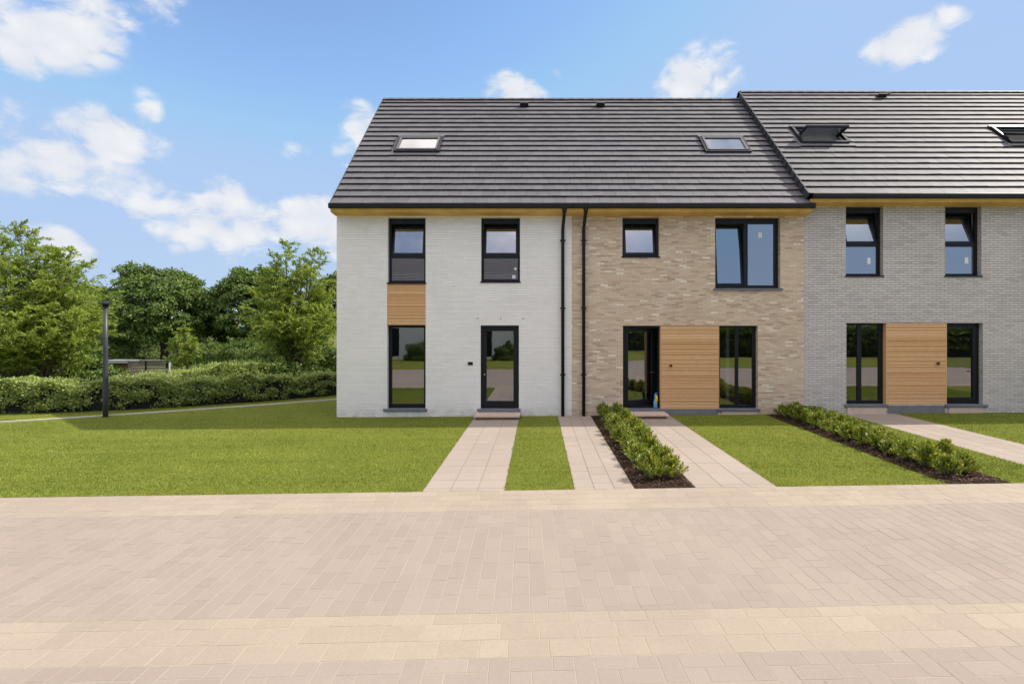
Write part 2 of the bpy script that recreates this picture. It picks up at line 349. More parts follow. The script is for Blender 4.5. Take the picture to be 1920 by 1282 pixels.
def slabs_to_mesh(rects, name, mat, toXY, dz=0.0, gap=0.004, cham=0.002, kind='structure', jit=0.0004, depth=0.04):
    """each slab: chamfered top, own height"""
    r = np.array(rects, dtype=float); n = len(r)
    u0, u1, v0, v1 = r[:, 0] + gap / 2, r[:, 1] - gap / 2, r[:, 2] + gap / 2, r[:, 3] - gap / 2
    ok = (u1 - u0 > 0.02) & (v1 - v0 > 0.02)
    u0, u1, v0, v1 = u0[ok], u1[ok], v0[ok], v1[ok]; n = len(u0)
    hz = rng.normal(0, jit, n).clip(-0.0015, 0.0015)
    def ring(i, dzz):
        U = np.stack([u0 + i, u1 - i, u1 - i, u0 + i], 1); V = np.stack([v0 + i, v0 + i, v1 - i, v1 - i], 1)
        X, Y = toXY(U, V); Z = gza(X) + dz + dzz + hz[:, None]
        return np.stack([X, Y, Z], -1)
    A = ring(cham, 0.0); B = ring(0, -cham * 0.8); C = ring(0, -depth)
    verts = np.concatenate([A, B, C], 1).reshape(-1, 3)         # 12 per slab
    base = np.arange(n)[:, None, None] * 12
    fs = np.array([[0, 1, 2, 3]] + [[4 + k, 4 + (k + 1) % 4, (k + 1) % 4, k] for k in range(4)] + [[8 + k, 8 + (k + 1) % 4, 4 + (k + 1) % 4, 4 + k] for k in range(4)])
    faces = (base + fs[None]).reshape(-1, 4)
    # check orientation of the first top face
    p = verts[faces[0]]
    if np.cross(p[1] - p[0], p[2] - p[0])[2] < 0: faces = faces[:, ::-1]
    me = bpy.data.meshes.new(name); me.vertices.add(len(verts)); me.vertices.foreach_set('co', verts.astype(np.float32).ravel())
    nf = len(faces); me.loops.add(nf * 4); me.loops.foreach_set('vertex_index', faces.astype(np.int32).ravel())
    me.polygons.add(nf); me.polygons.foreach_set('loop_start', np.arange(0, nf * 4, 4, dtype=np.int32)); me.polygons.foreach_set('loop_total', np.full(nf, 4, dtype=np.int32))
    me.polygons.foreach_set('use_smooth', [False] * nf)
    me.materials.append(mat); me.update(calc_edges=True)
    o = bpy.data.objects.new(name, me); COL.objects.link(o); tag(o, kind=kind); return o

def road_xy(U, V): return U * CT + V * ST, RY0 + U * ST - V * CT
U0, U1 = -24.0, 24.0
V_B1, V_P1, V_B2 = 0.84, 3.27, 3.86
V_P2 = 9.2
def running(u0, u1, v_rows, length, seed, vary=0.0):
    rs = random.Random(seed); out = []
    for i, (va, vb) in enumerate(v_rows):
        u = u0 - rs.random() * length
        while u < u1:
            L = length * (1 + vary * rs.choice((0, 0, 0, 0, -0.5)))
            if u + L > u0: out.append((max(u, u0), min(u + L, u1), va, vb))
            u += L
    return out
def herring(u0, u1, v0, v1, w):
    out = []
    ni = int((u1 - u0) / w) + 3; nj = int((v1 - v0) / w) + 3
    for i in range(-2, ni):
        for j in range(-2, nj):
            k = (i - j) % 4
            if k == 0: q = (u0 + i * w, u0 + (i + 2) * w, v0 + j * w, v0 + (j + 1) * w)
            elif k == 3: q = (u0 + i * w, u0 + (i + 1) * w, v0 + j * w, v0 + (j + 2) * w)
            else: continue
            q = (max(q[0], u0), min(q[1], u1), max(q[2], v0), min(q[3], v1))
            if q[1] - q[0] > 0.02 and q[3] - q[2] > 0.02: out.append(q)
    return out
def stretcher(u0, u1, v0, v1, w, ln, seed):
    rs_ = random.Random(seed); out = []; u = u0; c = 0
    while u < u1:
        v = v0 - (ln * (0.5 if c % 2 else 0.0) + rs_.uniform(0, 0.28) * ln)
        while v < v1:
            L_ = ln * (0.5 if rs_.random() < 0.08 else 1.0)
            a, b_ = max(v, v0), min(v + L_, v1)
            if b_ - a > 0.02: out.append((u, min(u + w, u1), a, b_))
            v += L_
        u += w; c += 1
    return out
slabs_to_mesh(running(U0, U1, [(k * 0.21, (k + 1) * 0.21) for k in range(4)], 0.315, 3, 0.6), 'road_edge_band', M['band'], road_xy, gap=0.0065)
slabs_to_mesh(running(U0, U1, [(V_P1, V_P1 + 0.15), (V_P1 + 0.15, V_P1 + 0.37), (V_P1 + 0.37, V_B2)], 0.31, 5, 0.6), 'road_drain_band', M['band'], road_xy, gap=0.0065)
slabs_to_mesh(stretcher(U0, U1, V_B1, V_P1, 0.158, 0.316, 8), 'road_paving', M['paver'], road_xy, gap=0.005)
slabs_to_mesh(herring(U0, U1, V_B2, V_P2, 0.152), 'road_near_paving', M['paver'], road_xy, gap=0.005)
b = MB()
for k in range(24):
    ua, ub = U0 + k * 2, U0 + k * 2 + 2
    q = [RP(ua, 0), RP(ub, 0), RP(ub, V_P2), RP(ua, V_P2)]
    b.quad([(x, y, gz(x) - 0.0022) for x, y in reversed(q)])
tag(b.build('road_bed', M['sand']), kind='structure')

# garden paths (x ranges), from the wall to the road edge
P1 = (-1.71, -0.49); P2 = (0.55, 1.45); P3 = (2.37, 3.60); P4 = (8.34, 9.78)
BED1 = (1.45, 2.37); BED2 = (6.20, 7.22)
ident = lambda U, V: (U, V)
def garden_path(x0, x1, cols, length, seed, ytop=0.0, stag=0.5):
    w = (x1 - x0) / cols; rs = []
    for c in range(cols):
        y = ytop - (0.5 * length * (c % 2) if stag else 0)
        if c % 2 and stag: rs.append((x0 + c * w, x0 + (c + 1) * w, y, ytop))
        xa, xb = x0 + c * w, x0 + (c + 1) * w
        ye = road_y((xa + xb) / 2)
        while y > ye + 0.02:
            y2 = max(ye, y - length)
            rs.append((xa, xb, y2, y)); y = y2
    slabs_to_mesh(rs, 'garden_path', M['path_slab'], ident, gap=0.0075)
    sheet('path_bed', [(x0, road_y(x0)), (x1, road_y(x1)), (x1, ytop), (x0, ytop)], -0.004, M['path_joint'])
garden_path(*P1, 3, 0.42, 1, stag=0); garden_path(*P2, 3, 0.45, 2); garden_path(*P3, 3, 0.62, 3, stag=0); garden_path(*P4, 4, 0.45, 4)
def poly_lawn(x0, x1, ytop=0.0): return [(x0, road_y(x0)), (x1, road_y(x1)), (x1, ytop), (x0, ytop)]
LAWNS = [(P1[1], P2[0]), (P3[1], BED2[0]), (BED2[1], P4[0]), (P4[1], 20.0)]
for a, c in LAWNS: sheet('lawn', poly_lawn(a, c), 0.0, M['lawn'])
sheet('lawn', [(-22, road_y(-22)), (P1[0], road_y(P1[0])), (P1[0], 0), (-5.5, 0), (-5.5, 9), (-22, 9)], 0.0, M['lawn'])
for a, c in (BED1, BED2): sheet('planting_bed', poly_lawn(a, c), -0.004, M['soil'])
# lawn across the street, behind the camera
q = [RP(-24, V_P2), RP(24, V_P2)]
b = MB()
for k in range(12):
    a0, a1 = RP(-24 + 4 * k, V_P2), RP(-20 + 4 * k, V_P2)
    b.quad([(a0[0], -26, gz(a0[0])), (a1[0], -26, gz(a1[0])), (a1[0], a1[1], gz(a1[0])), (a0[0], a0[1], gz(a0[0]))])
tag(b.build('far_lawn', M['lawn']), kind='structure')

# curb line behind the left lawn
CURB_PX = [(0, 793), (195, 780.5), (336, 771.2), (400, 767.3), (525, 758), (640, 749)]
def fit_path(pts, n=9):
    p = np.array(pts); k = np.polyfit(p[:, 0], p[:, 1], 2); xs_ = np.linspace(p[0, 0], p[-1, 0], n)
    return [(float(x), float(np.polyval(k, x))) for x in xs_]
CURB = fit_path([ground_at(*p) for p in CURB_PX])
d0 = Vector(CURB[0]) - Vector(CURB[1]); CURB = [tuple(Vector(CURB[0]) + d0 * 6)] + CURB
d1 = Vector(CURB[-1]) - Vector(CURB[-3]); CURB.append(tuple(Vector(CURB[-1]) + d1))
def along(poly, step):
    out = []
    for a, c in zip(poly, poly[1:]):
        a, c = Vector(a), Vector(c); n = max(1, int(round((c - a).length / step)))
        for k in range(n): out.append((a + (c - a) * k / n, a + (c - a) * (k + 1) / n))
    return out
b = MB()
for a, c in along(CURB, 1.0):
    t = (c - a).normalized(); n = Vector((-t.y, t.x)); g = t * 0.004
    pts = [a + g, c - g, c - g + n * 0.10, a + g + n * 0.10]
    b.hexa([(p.x, p.y, gz(p.x) - 0.1) for p in pts] + [(p.x, p.y, gz(p.x) + 0.035) for p in pts])
tag(b.build('lawn_curb', M['curb']), kind='structure')

# ------------------------------------------------------------------ grass blades (stuff)
def scatter(poly_fn, x0, x1, y0, y1, dens):
    n = int((x1 - x0) * (y1 - y0) * dens)
    x = rng.uniform(x0, x1, n); y = rng.uniform(y0, y1, n)
    k = poly_fn(x, y); return x[k], y[k]
def blades(name, X, Y, h, w):
    n = len(X); Z = gza(X)
    a = rng.uniform(0, 2 * math.pi, n); lean = rng.normal(0, 0.45, (n, 2)); hh = h * rng.uniform(0.5, 1.15, n); ww = w * rng.uniform(0.7, 1.3, n)
    base = np.stack([X, Y, Z - 0.003], 1); s = np.stack([np.cos(a), np.sin(a), np.zeros(n)], 1) * ww[:, None] / 2
    tip = base + np.stack([lean[:, 0] * hh, lean[:, 1] * hh, hh], 1)
    v = np.stack([base - s, base + s, tip], 1).reshape(-1, 3)
    o = np_mesh(name, v, 3, M['blade']); tag(o, kind='stuff'); return o
EDGE = 0.012
GX, GY = [], []
for a, c in LAWNS:
    c = min(c, 15.5)
    for (ya, yb, dn) in ((-7.0, -5.0, 2600), (-5.0, -2.8, 2000), (-2.8, -0.02, 1300)):
        x, y = scatter(lambda x, y: (y > road_y(0) + x * math.tan(TH) - EDGE), a - EDGE, c + EDGE, ya, yb, dn); GX.append(x); GY.append(y)
for (ya, yb, dn) in ((-7.0, -5.0, 2600), (-5.0, -2.8, 2000), (-2.8, 0.0, 1200), (0.0, 2.0, 700), (2.0, 5.5, 400)):
    x, y = scatter(lambda x, y: (y > RY0 + x * math.tan(TH) - EDGE) & (x < P1[0] + EDGE) & ((y < -0.03) | (x < -5.52)) & (np.abs(x) < (y + 14.0) * 1.10 + 0.6), -16.5, P1[0] + EDGE, ya, yb, dn); GX.append(x); GY.append(y)
GX = np.concatenate(GX); GY = np.concatenate(GY)
o = blades('grass', GX, GY, 0.034, 0.0085)
print('blades', len(GX))
# bark chips
X = []; Y = []
for a, c in (BED1, BED2):
    x, y = scatter(lambda x, y: y > RY0 + x * math.tan(TH) + 0.02, a + 0.01, c - 0.01, -6.5, -0.05, 700); X.append(x); Y.append(y)
X = np.concatenate(X); Y = np.concatenate(Y); n = len(X)
c0 = np.stack([X, Y, gza(X) + rng.uniform(0.004, 0.03, n)], 1)
dd = np.stack([rng.normal(0, 1, n), rng.normal(0, 1, n), rng.normal(0, 0.25, n)], 1); nn = np.stack([rng.normal(0, .4, n), rng.normal(0, .4, n), np.ones(n)], 1)
tag(np_mesh('bark_mulch', leaves_np(c0, dd, nn, rng.uniform(0.025, 0.07, n), rng.uniform(0.015, 0.03, n)), 4, M['chip']), kind='stuff')

# ------------------------------------------------------------------ HOUSES
EY, EZ = -0.34, 5.745              # front eave edge of the tiles (house 1 and 2)
RIDGE_Y, RIDGE_Z = 4.36, 10.62
WALL_T = 0.32
REV = 0.13                         # window reveal depth

def front_wall(x0, x1, z0, z1, holes, mat, root, L, back_y=9.06, left_gable=None, right_gable=None, eave_z=5.51, rise=0.0):
    b = MB()
    xs = sorted({x0, x1, *[h[0] for h in holes], *[h[1] for h in holes]}); zs = sorted({z0, z1, *[h[2] for h in holes], *[h[3] for h in holes]})
    for xa, xb in zip(xs, xs[1:]):
        for za, zb in zip(zs, zs[1:]):
            cx, cz = (xa + xb) / 2, (za + zb) / 2
            if any(h[0] < cx < h[1] and h[2] < cz < h[3] for h in holes): continue
            b.quad([(xa, 0, za), (xb, 0, za), (xb, 0, zb), (xa, 0, zb)])
            b.quad([(xb, WALL_T, za), (xa, WALL_T, za), (xa, WALL_T, zb), (xb, WALL_T, zb)])
    for (a, c, d, e) in holes:
        b.quad([(a, 0, d), (a, 0, e), (a, WALL_T, e), (a, WALL_T, d)])
        b.quad([(c, 0, d), (c, WALL_T, d), (c, WALL_T, e), (c, 0, e)])
        b.quad([(a, 0, e), (c, 0, e), (c, WALL_T, e), (a, WALL_T, e)])
        b.quad([(a, 0, d), (a, WALL_T, d), (c, WALL_T, d), (c, 0, d)])
    rz = RIDGE_Z + rise - 0.10; ez = EZ + rise - 0.02
    for x, on, sgn in ((x0, left_gable, -1), (x1, right_gable, 1)):
        if not on: x -= sgn * 0.004
        y2 = 2 * RIDGE_Y
        pts = [(x, 0, z0), (x, 0, ez + 0.30), (x, RIDGE_Y, rz), (x, y2, ez + 0.30), (x, y2, z0)]
        if sgn > 0: pts.reverse()
        b.quad(pts)
    y2 = 2 * RIDGE_Y
    b.quad([(x1, y2, z0), (x0, y2, z0), (x0, y2, z1), (x1, y2, z1)])
    return b.build('wall', mat, root, off=L)

def interior(x0, x1, root, L, top=5.45, parts=()):
    """bare rooms behind the glass: floors, ceilings, side and back walls"""
    b = MB(); y0, y1 = WALL_T + 0.004, 5.2
    for za, zb in ((0.14, 2.62), (2.92, top)):
        b.quad([(x0, y0, za), (x1, y0, za), (x1, y1, za), (x0, y1, za)])
        b.quad([(x0, y0, zb), (x0, y1, zb), (x1, y1, zb), (x1, y0, zb)])
        b.quad([(x0, y0, za), (x0, y1, za), (x0, y1, zb), (x0, y0, zb)])
        b.quad([(x1, y0, za), (x1, y0, zb), (x1, y1, zb), (x1, y1, za)])
        b.quad([(x0, y1, za), (x1, y1, za), (x1, y1, zb), (x0, y1, zb)])
    for (xa, xb, ya, yb, za, zb) in parts: b.box(xa, xb, ya, yb, za, zb)
    return b.build('interior', M['plaster'], root, off=L)

def pane_obj(name, quadpts, mat, parent, L):
    b = MB(); b.quad(quadpts)
    return b.build(name, mat, parent, off=L)

def tilt_matrix(z_h, y_h, ang):
    return Matrix.Translation((0, y_h, z_h)) @ Matrix.Rotation(-R(ang), 4, 'X') @ Matrix.Translation((0, -y_h, -z_h))

def frame_rect(b, x0, x1, z0, z1, y0, y1, wl, wr, wb, wt):
    b.box(x0, x0 + wl, y0, y1, z0, z1); b.box(x1 - wr, x1, y0, y1, z0, z1)
    b.box(x0 + wl, x1 - wr, y0 + 0.0005, y1, z0, z0 + wb); b.box(x0 + wl, x1 - wr, y0 + 0.0005, y1, z1 - wt, z1)

def sash(window, x0, x1, z0, z1, y0, L, ang=0.0, w=0.055, glass='glass', wt=None):
    """opening light: rails and its own pane, hinged at the bottom"""
    Mx = tilt_matrix(z0, y0 + 0.03, ang) if ang else None
    b = MB(); b.M = Mx
    frame_rect(b, x0, x1, z0, z1, y0, y0 + 0.06, w, w, w, wt or w)
    s = b.build('sash', M['anthracite'], window, off=L)
    p = MB(); p.M = Mx
    yp = y0 + 0.026
    p.quad([(x0 + w, yp, z0 + w), (x1 - w, yp, z0 + w), (x1 - w, yp, z1 - (wt or w)), (x0 + w, yp, z1 - (wt or w))])
    p.build('pane', M[glass], window, off=L)
    return s

def fixed_pane(window, x0, x1, z0, z1, y, L, glass='glass'):
    return pane_obj('pane', [(x0, y, z0), (x1, y, z0), (x1, y, z1), (x0, y, z1)], M[glass], window, L)

def sill(window, x0, x1, z, L, t=0.055, out=0.055, mat='bluestone', y1=REV + 0.02):
    b = MB(); b.cbox(x0, x1, -out, y1, z - t, z, 0.006)
    return b.build('sill', M[mat], window, off=L)

FW = 0.065
def upper_window(root, L, hole, zdiv=None, ang=11.0, head=0.15, sticker=None):
    x0, x1, z0, z1 = hole; y0, y1 = REV, REV + 0.075
    b = MB(); frame_rect(b, x0, x1, z0, z1, y0, y1, FW, FW, 0.07, head)
    if zdiv: b.box(x0 + FW, x1 - FW, y0 + 0.0005, y1, zdiv - 0.045, zdiv + 0.045)
    wz = zdiv + 0.045 if zdiv else z0 + 0.07
    w = b.build('window', M['anthracite'], root, off=L)
    sash(w, x0 + FW + 0.004, x1 - FW - 0.004, wz + 0.004, z1 - head - 0.035, y0 + 0.012, L, ang)
    if zdiv:
        fixed_pane(w, x0 + FW, x1 - FW, z0 + 0.07, zdiv - 0.045, y0 + 0.03, L)
    sill(w, x0 - 0.02, x1 + 0.02, z0 + 0.004, L, 0.035, 0.03, 'anthracite', REV - 0.002)
    if sticker:
        for (cx, cz, sx, sz) in sticker:
            s = MB(); s.box(cx - sx, cx + sx, y0 + 0.024, y0 + 0.0275, cz - sz, cz + sz); s.build('sticker', M['sticker'], w, off=L)
    return w

def cladding(root, L, x0, x1, z0, z1, yf, pitch=0.0445, knob=None, side_trim=0.0):
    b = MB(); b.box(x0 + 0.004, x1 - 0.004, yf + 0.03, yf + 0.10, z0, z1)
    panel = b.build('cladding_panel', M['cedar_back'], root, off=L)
    b = MB(); n = int(round((z1 - z0) / pitch)); p = (z1 - z0) / n
    for i in range(n):
        j = random.uniform(-0.0012, 0.0012)
        b.cbox(x0, x1, yf + j, yf + 0.028, z0 + i * p + 0.004, z0 + (i + 1) * p - 0.004, 0.003)
    b.build('battens', M['cedar'], panel, off=L)
    if side_trim:
        for xa in (x0 - side_trim, x1):
            b = MB(); b.box(xa + 0.001, xa + side_trim - 0.001, yf - 0.004, REV + 0.02, z0, z1); b.build('side_board', M['cedar'], panel, off=L)
    if knob:
        b = MB(); kx, kz = knob
        b.tube([(kx, yf + 0.01, kz), (kx, yf - 0.03, kz), (kx, yf - 0.034, kz), (kx, yf - 0.06, kz), (kx, yf - 0.066, kz)], [0.018, 0.018, 0.036, 0.040, 0.026], 14)
        b.build('knob', M['brass'], panel, off=L)
    return panel

# ---- roof
def roof_frame(side, rise=0.0):
    """local (u along X, v up the slope, w off the slope) -> world"""
    run = RIDGE_Y - EY; hgt = RIDGE_Z - EZ; ln = math.hypot(run, hgt)
    up = Vector((0, run / ln, hgt / ln)); out = Vector((0, -hgt / ln, run / ln)); org = Vector((0, EY, EZ + rise))
    if side == 'back':
        up = Vector((0, -run / ln, hgt / ln)); out = Vector((0, hgt / ln, run / ln)); org = Vector((0, 2 * RIDGE_Y - EY, EZ + rise))
    return lambda u, v, w: tuple(org + Vector((u, 0, 0)) + up * v + out * w), ln
N_COURSE = 21
def make_roof(root, L, x0, x1, rise=0.0, holes=(), phase=0.0, verge_left=False, open_left=False, open_right=False, seed=1):
    rs = random.Random(seed)
    b = MB()
    W = 0.302
    for side in ('front', 'back'):
        T, ln = roof_frame(side, rise); g = ln / N_COURSE
        # boarding under the tiles
        b.quad([T(x0 + 0.01, 0.0, -0.03), T(x1 - 0.01, 0.0, -0.03), T(x1 - 0.01, ln, -0.03), T(x0 + 0.01, ln, -0.03)] if side == 'front' else [T(x1 - 0.01, 0.0, -0.03), T(x0 + 0.01, 0.0, -0.03), T(x0 + 0.01, ln, -0.03), T(x1 - 0.01, ln, -0.03)])
        for i in range(N_COURSE):
            va, vb = i * g - (0.0 if i else 0.03), (i + 1) * g + (0.045 if i < N_COURSE - 1 else -0.05)
            u = x0 - ((phase + (0.5 if i % 2 else 0.0)) % 1.0) * W
            while u < x1 - (0.0 if open_right else 0.01):
                ua, ub = max(u, x0), min(u + W, x1)
                if open_left and u < x0: u += W; continue
                if open_right: ub = u + W
                u += W
                if ub - ua < 0.03: continue
                segs = [(ua, ub)]
                if side == 'front':
                    for (ha, hb, hc, hd) in holes:
                        if va < hd - 0.08 and vb > hc + 0.14:
                            ns = []
                            for (p, q) in segs:
                                if q <= ha or p >= hb: ns.append((p, q))
                                else:
                                    if p < ha: ns.append((p, ha))
                                    if q > hb: ns.append((hb, q))
                            segs = ns
                for (p, q) in segs:
                    if q - p < 0.02: continue
                    j = rs.uniform(-0.0025, 0.0025); tl = rs.uniform(-0.002, 0.002); sv = rs.uniform(-0.003, 0.003)
                    p += 0.0022; q -= 0.0022
                    lo, th = 0.052 + j, 0.013
                    hi = 0.000
                    cpts = [T(p, va + sv, lo - tl), T(q, va + sv, lo + tl), T(q, vb, hi), T(p, vb, hi),
                            T(p, va + sv, lo + th - tl), T(q, va + sv, lo + th + tl), T(q, vb, hi + th), T(p, vb, hi + th)]
                    if side == 'back': cpts = [cpts[k] for k in (1, 0, 3, 2, 5, 4, 7, 6)]
                    b.hexa(cpts)
    roof = b.build('roof', M['tile'], root, off=L)
    # ridge caps
    b = MB(); n = int((x1 - x0) / 0.37) + 1; w = (x1 - x0) / n
    for k in range(n):
        xa, xb = x0 + k * w + 0.002, x0 + (k + 1) * w + 0.02
        if k == n - 1: xb = x1
        prof = []
        T, ln = roof_frame('front', rise); T2, _ = roof_frame('back', rise)
        zt = RIDGE_Z + rise
        for (dy, dz_) in ((-0.13, -0.075), (-0.075, -0.01), (0.0, 0.022), (0.075, -0.01), (0.13, -0.075)): prof.append((dy, dz_))
        n0 = len(b.v)
        for (xx, s) in ((xa, 0.0), (xb, 0.012)):
            for dy, dz_ in prof: b.v.append((xx, RIDGE_Y + dy * 1.0, zt + 0.045 + dz_ + s))
            for dy, dz_ in reversed(prof): b.v.append((xx, RIDGE_Y + dy * 0.9, zt + 0.027 + dz_ + s))
        m = 10
        for i in range(m):
            i2 = (i + 1) % m
            b.f.append((n0 + i, n0 + i2, n0 + m + i2, n0 + m + i)); b.mi.append(0); b.uv.extend([(0, 0)] * 4)
        b.f.append(tuple(n0 + i for i in reversed(range(m)))); b.mi.append(0); b.uv.extend([(0, 0)] * m)
        b.f.append(tuple(n0 + m + i for i in range(m))); b.mi.append(0); b.uv.extend([(0, 0)] * m)
    b.build('ridge', M['tile'], roof, off=L)
    if verge_left is not None and verge_left != False:
        # verge cladding: tile-lapped dark board covering the raised roof edge
        b = MB(); T, ln = roof_frame('front', rise); T2, _ = roof_frame('back', rise)
        g = ln / N_COURSE; dep = verge_left
        for TT, mir in ((T, False), (T2, True)):
            for i in range(N_COURSE):
                va, vb = i * g - 0.03, (i + 1) * g + 0.02
                if i == N_COURSE - 1: vb = ln + 0.01
                c = [TT(x0 - 0.045, va, -dep + 0.012), TT(x0 - 0.004, va, -dep + 0.012), TT(x0 - 0.004, vb, -dep), TT(x0 - 0.045, vb, -dep),
                     TT(x0 - 0.045, va, 0.068), TT(x0 - 0.004, va, 0.068), TT(x0 - 0.004, vb, 0.05), TT(x0 - 0.045, vb, 0.05)]
                if mir: c = [c[k] for k in (1, 0, 3, 2, 5, 4, 7, 6)]
                b.hexa(c)
        b.build('verge', M['verge'], roof, off=L)
    return roof

M['verge'] = island_mat('dark_verge_tile', [(0.0, (0.035, 0.035, 0.040)), (1.0, (0.055, 0.055, 0.060))], rough=0.5, spec=0.4, fine=26, bump=0.1)

def roof_vent(roof, L, x, v, rise, hood=False):
    T, ln = roof_frame('front', rise); b = MB()
    w, h = 0.16, 0.20
    # hooded tile vent: sloping cowl open at the bottom
    lo = [T(x - w, v, 0.05), T(x + w, v, 0.05), T(x + w * 0.8, v + h, 0.05), T(x - w * 0.8, v + h, 0.05)]
    hi = [T(x - w * 0.85, v + 0.02, 0.17), T(x + w * 0.85, v + 0.02, 0.17), T(x + w * 0.55, v + h, 0.075), T(x - w * 0.55, v + h, 0.075)]
    b.hexa(lo + hi)
    b.hexa([T(x - w * 0.95, v - 0.015, 0.165), T(x + w * 0.95, v - 0.015, 0.165), T(x + w * 0.9, v + 0.06, 0.165), T(x - w * 0.9, v + 0.06, 0.165),
            T(x - w * 0.95, v - 0.015, 0.185), T(x + w * 0.95, v - 0.015, 0.185), T(x + w * 0.9, v + 0.06, 0.185), T(x - w * 0.9, v + 0.06, 0.185)])
    if hood: b.tube([T(x + 0.02, v + 0.1, 0.12), T(x + 0.34, v + 0.14, 0.15)], 0.03, 8)
    b.build('roof_vent', M['black_metal'], roof, off=L)

def roof_window(root, L, x0, x1, v0, v1, rise, open_ang=0.0, label=None):
    """pivoting roof window in a flashed upstand"""
    T, ln = roof_frame('front', rise)
    b = MB()
    t = 0.075
    def bar(ua, ub, va, vb, wa, wb): b.hexa([T(ua, va, wa), T(ub, va, wa), T(ub, vb, wa), T(ua, vb, wa), T(ua, va, wb), T(ub, va, wb), T(ub, vb, wb), T(ua, vb, wb)])
    bar(x0, x0 + t, v0, v1, -0.06, 0.115); bar(x1 - t, x1, v0, v1, -0.06, 0.115)
    bar(x0 + t, x1 - t, v0, v0 + t, -0.06, 0.11); bar(x0 + t, x1 - t, v1 - t, v1, -0.06, 0.125)
    w = b.build('roof_window', M['anthracite'], root, off=L)
    if label: w['label'] = label
    b = MB()                                            # flashing apron and side gutters
    bar2 = lambda ua, ub, va, vb, wa, wb: b.hexa([T(ua, va, wa), T(ub, va, wa), T(ub, vb, wa), T(ua, vb, wa), T(ua, va, wb), T(ub, va, wb), T(ub, vb, wb), T(ua, vb, wb)])
    bar2(x0 - 0.13, x1 + 0.13, v0 - 0.16, v0 - 0.002, 0.045, 0.062)
    bar2(x0 - 0.13, x0 - 0.003, v0, v1 + 0.1, 0.02, 0.03); bar2(x1 + 0.003, x1 + 0.13, v0, v1 + 0.1, 0.02, 0.03)
    bar2(x0 - 0.02, x1 + 0.02, v1 + 0.002, v1 + 0.10, 0.03, 0.10)
    b.build('flashing', M['flash'], w, off=L)
    # sash, pivoting about its middle
    vm = (v0 + v1) / 2; ca, sa = math.cos(R(open_ang)), math.sin(R(open_ang))
    def S(u, v, q):
        dv, dq = v - vm, q - 0.09
        return T(u, vm + dv * ca - dq * sa * -1 * -1, 0.09 + dq * ca + dv * -sa * 1) if False else T(u, vm + dv * ca + dq * sa, 0.09 - dv * sa + dq * ca)
    b = MB()
    def bar3(ua, ub, va, vb, wa, wb): b.hexa([S(ua, va, wa), S(ub, va, wa), S(ub, vb, wa), S(ua, vb, wa), S(ua, va, wb), S(ub, va, wb), S(ub, vb, wb), S(ua, vb, wb)])
    k = 0.055; xa, xb, va, vb = x0 + t + 0.004, x1 - t - 0.004, v0 + t + 0.004, v1 - t - 0.004
    bar3(xa, xa + k, va, vb, 0.07, 0.135); bar3(xb - k, xb, va, vb, 0.07, 0.135)
    bar3(xa + k, xb - k, va, va + k, 0.07, 0.13); bar3(xa + k, xb - k, vb - k, vb, 0.07, 0.13)
    b.build('sash', M['flash'] if not open_ang else M['anthracite'], w, off=L)
    p = MB(); p.quad([S(xa + k, va + k, 0.10), S(xb - k, va + k, 0.10), S(xb - k, vb - k, 0.10), S(xa + k, vb - k, 0.10)]); p.build('pane', M['glass'], w, off=L)
    # pale lining inside the shaft
    b = MB()
    c = [T(xa, va, 0.03), T(xb, va, 0.03), T(xb, vb, 0.03), T(xa, vb, 0.03)]; d = [T(xa, va - 0.06, -0.24), T(xb, va - 0.06, -0.24), T(xb, vb + 0.06, -0.24), T(xa, vb + 0.06, -0.24)]
    for i in range(4): b.quad([c[i], c[(i + 1) % 4], d[(i + 1) % 4], d[i]])
    b.quad(d)
    b.build('lining', M['lining'], w, off=L)
    return w
M['flash'] = plain('grey_lead_flashing', (0.11, 0.115, 0.125), rough=0.4, spec=0.5, metal=0.3, vary=0.15)
M['lining'] = plain('pale_window_lining', (0.76, 0.80, 0.77), rough=0.8)

def gutter_soffit(root, L, x0, x1, rise, left_end=0.0, right_end=0.0):
    zt = EZ + rise - 0.005
    b = MB(); b.cbox(x0 - left_end, x1 + right_end, EY - 0.13, EY + 0.012, zt - 0.115, zt + 0.012, 0.014)
    b.build('gutter', M['black_metal'], root, off=L)
    b = MB()
    za, zb = zt - 0.118, zt - 0.235
    # boxed eave: upright board behind the gutter and the sloping soffit back to the wall
    b.hexa([(x0 - left_end * 0.6, EY + 0.0, zb + 0.035), (x1 + right_end * 0.6, EY + 0.0, zb + 0.035), (x1 + right_end * 0.6, -0.002, zb), (x0 - left_end * 0.6, -0.002, zb),
            (x0 - left_end * 0.6, EY - 0.03, za), (x1 + right_end * 0.6, EY - 0.03, za), (x1 + right_end * 0.6, -0.002, za + 0.03), (x0 - left_end * 0.6, -0.002, za + 0.03)])
    b.build('soffit', M['soffit_wood'], root, off=L)

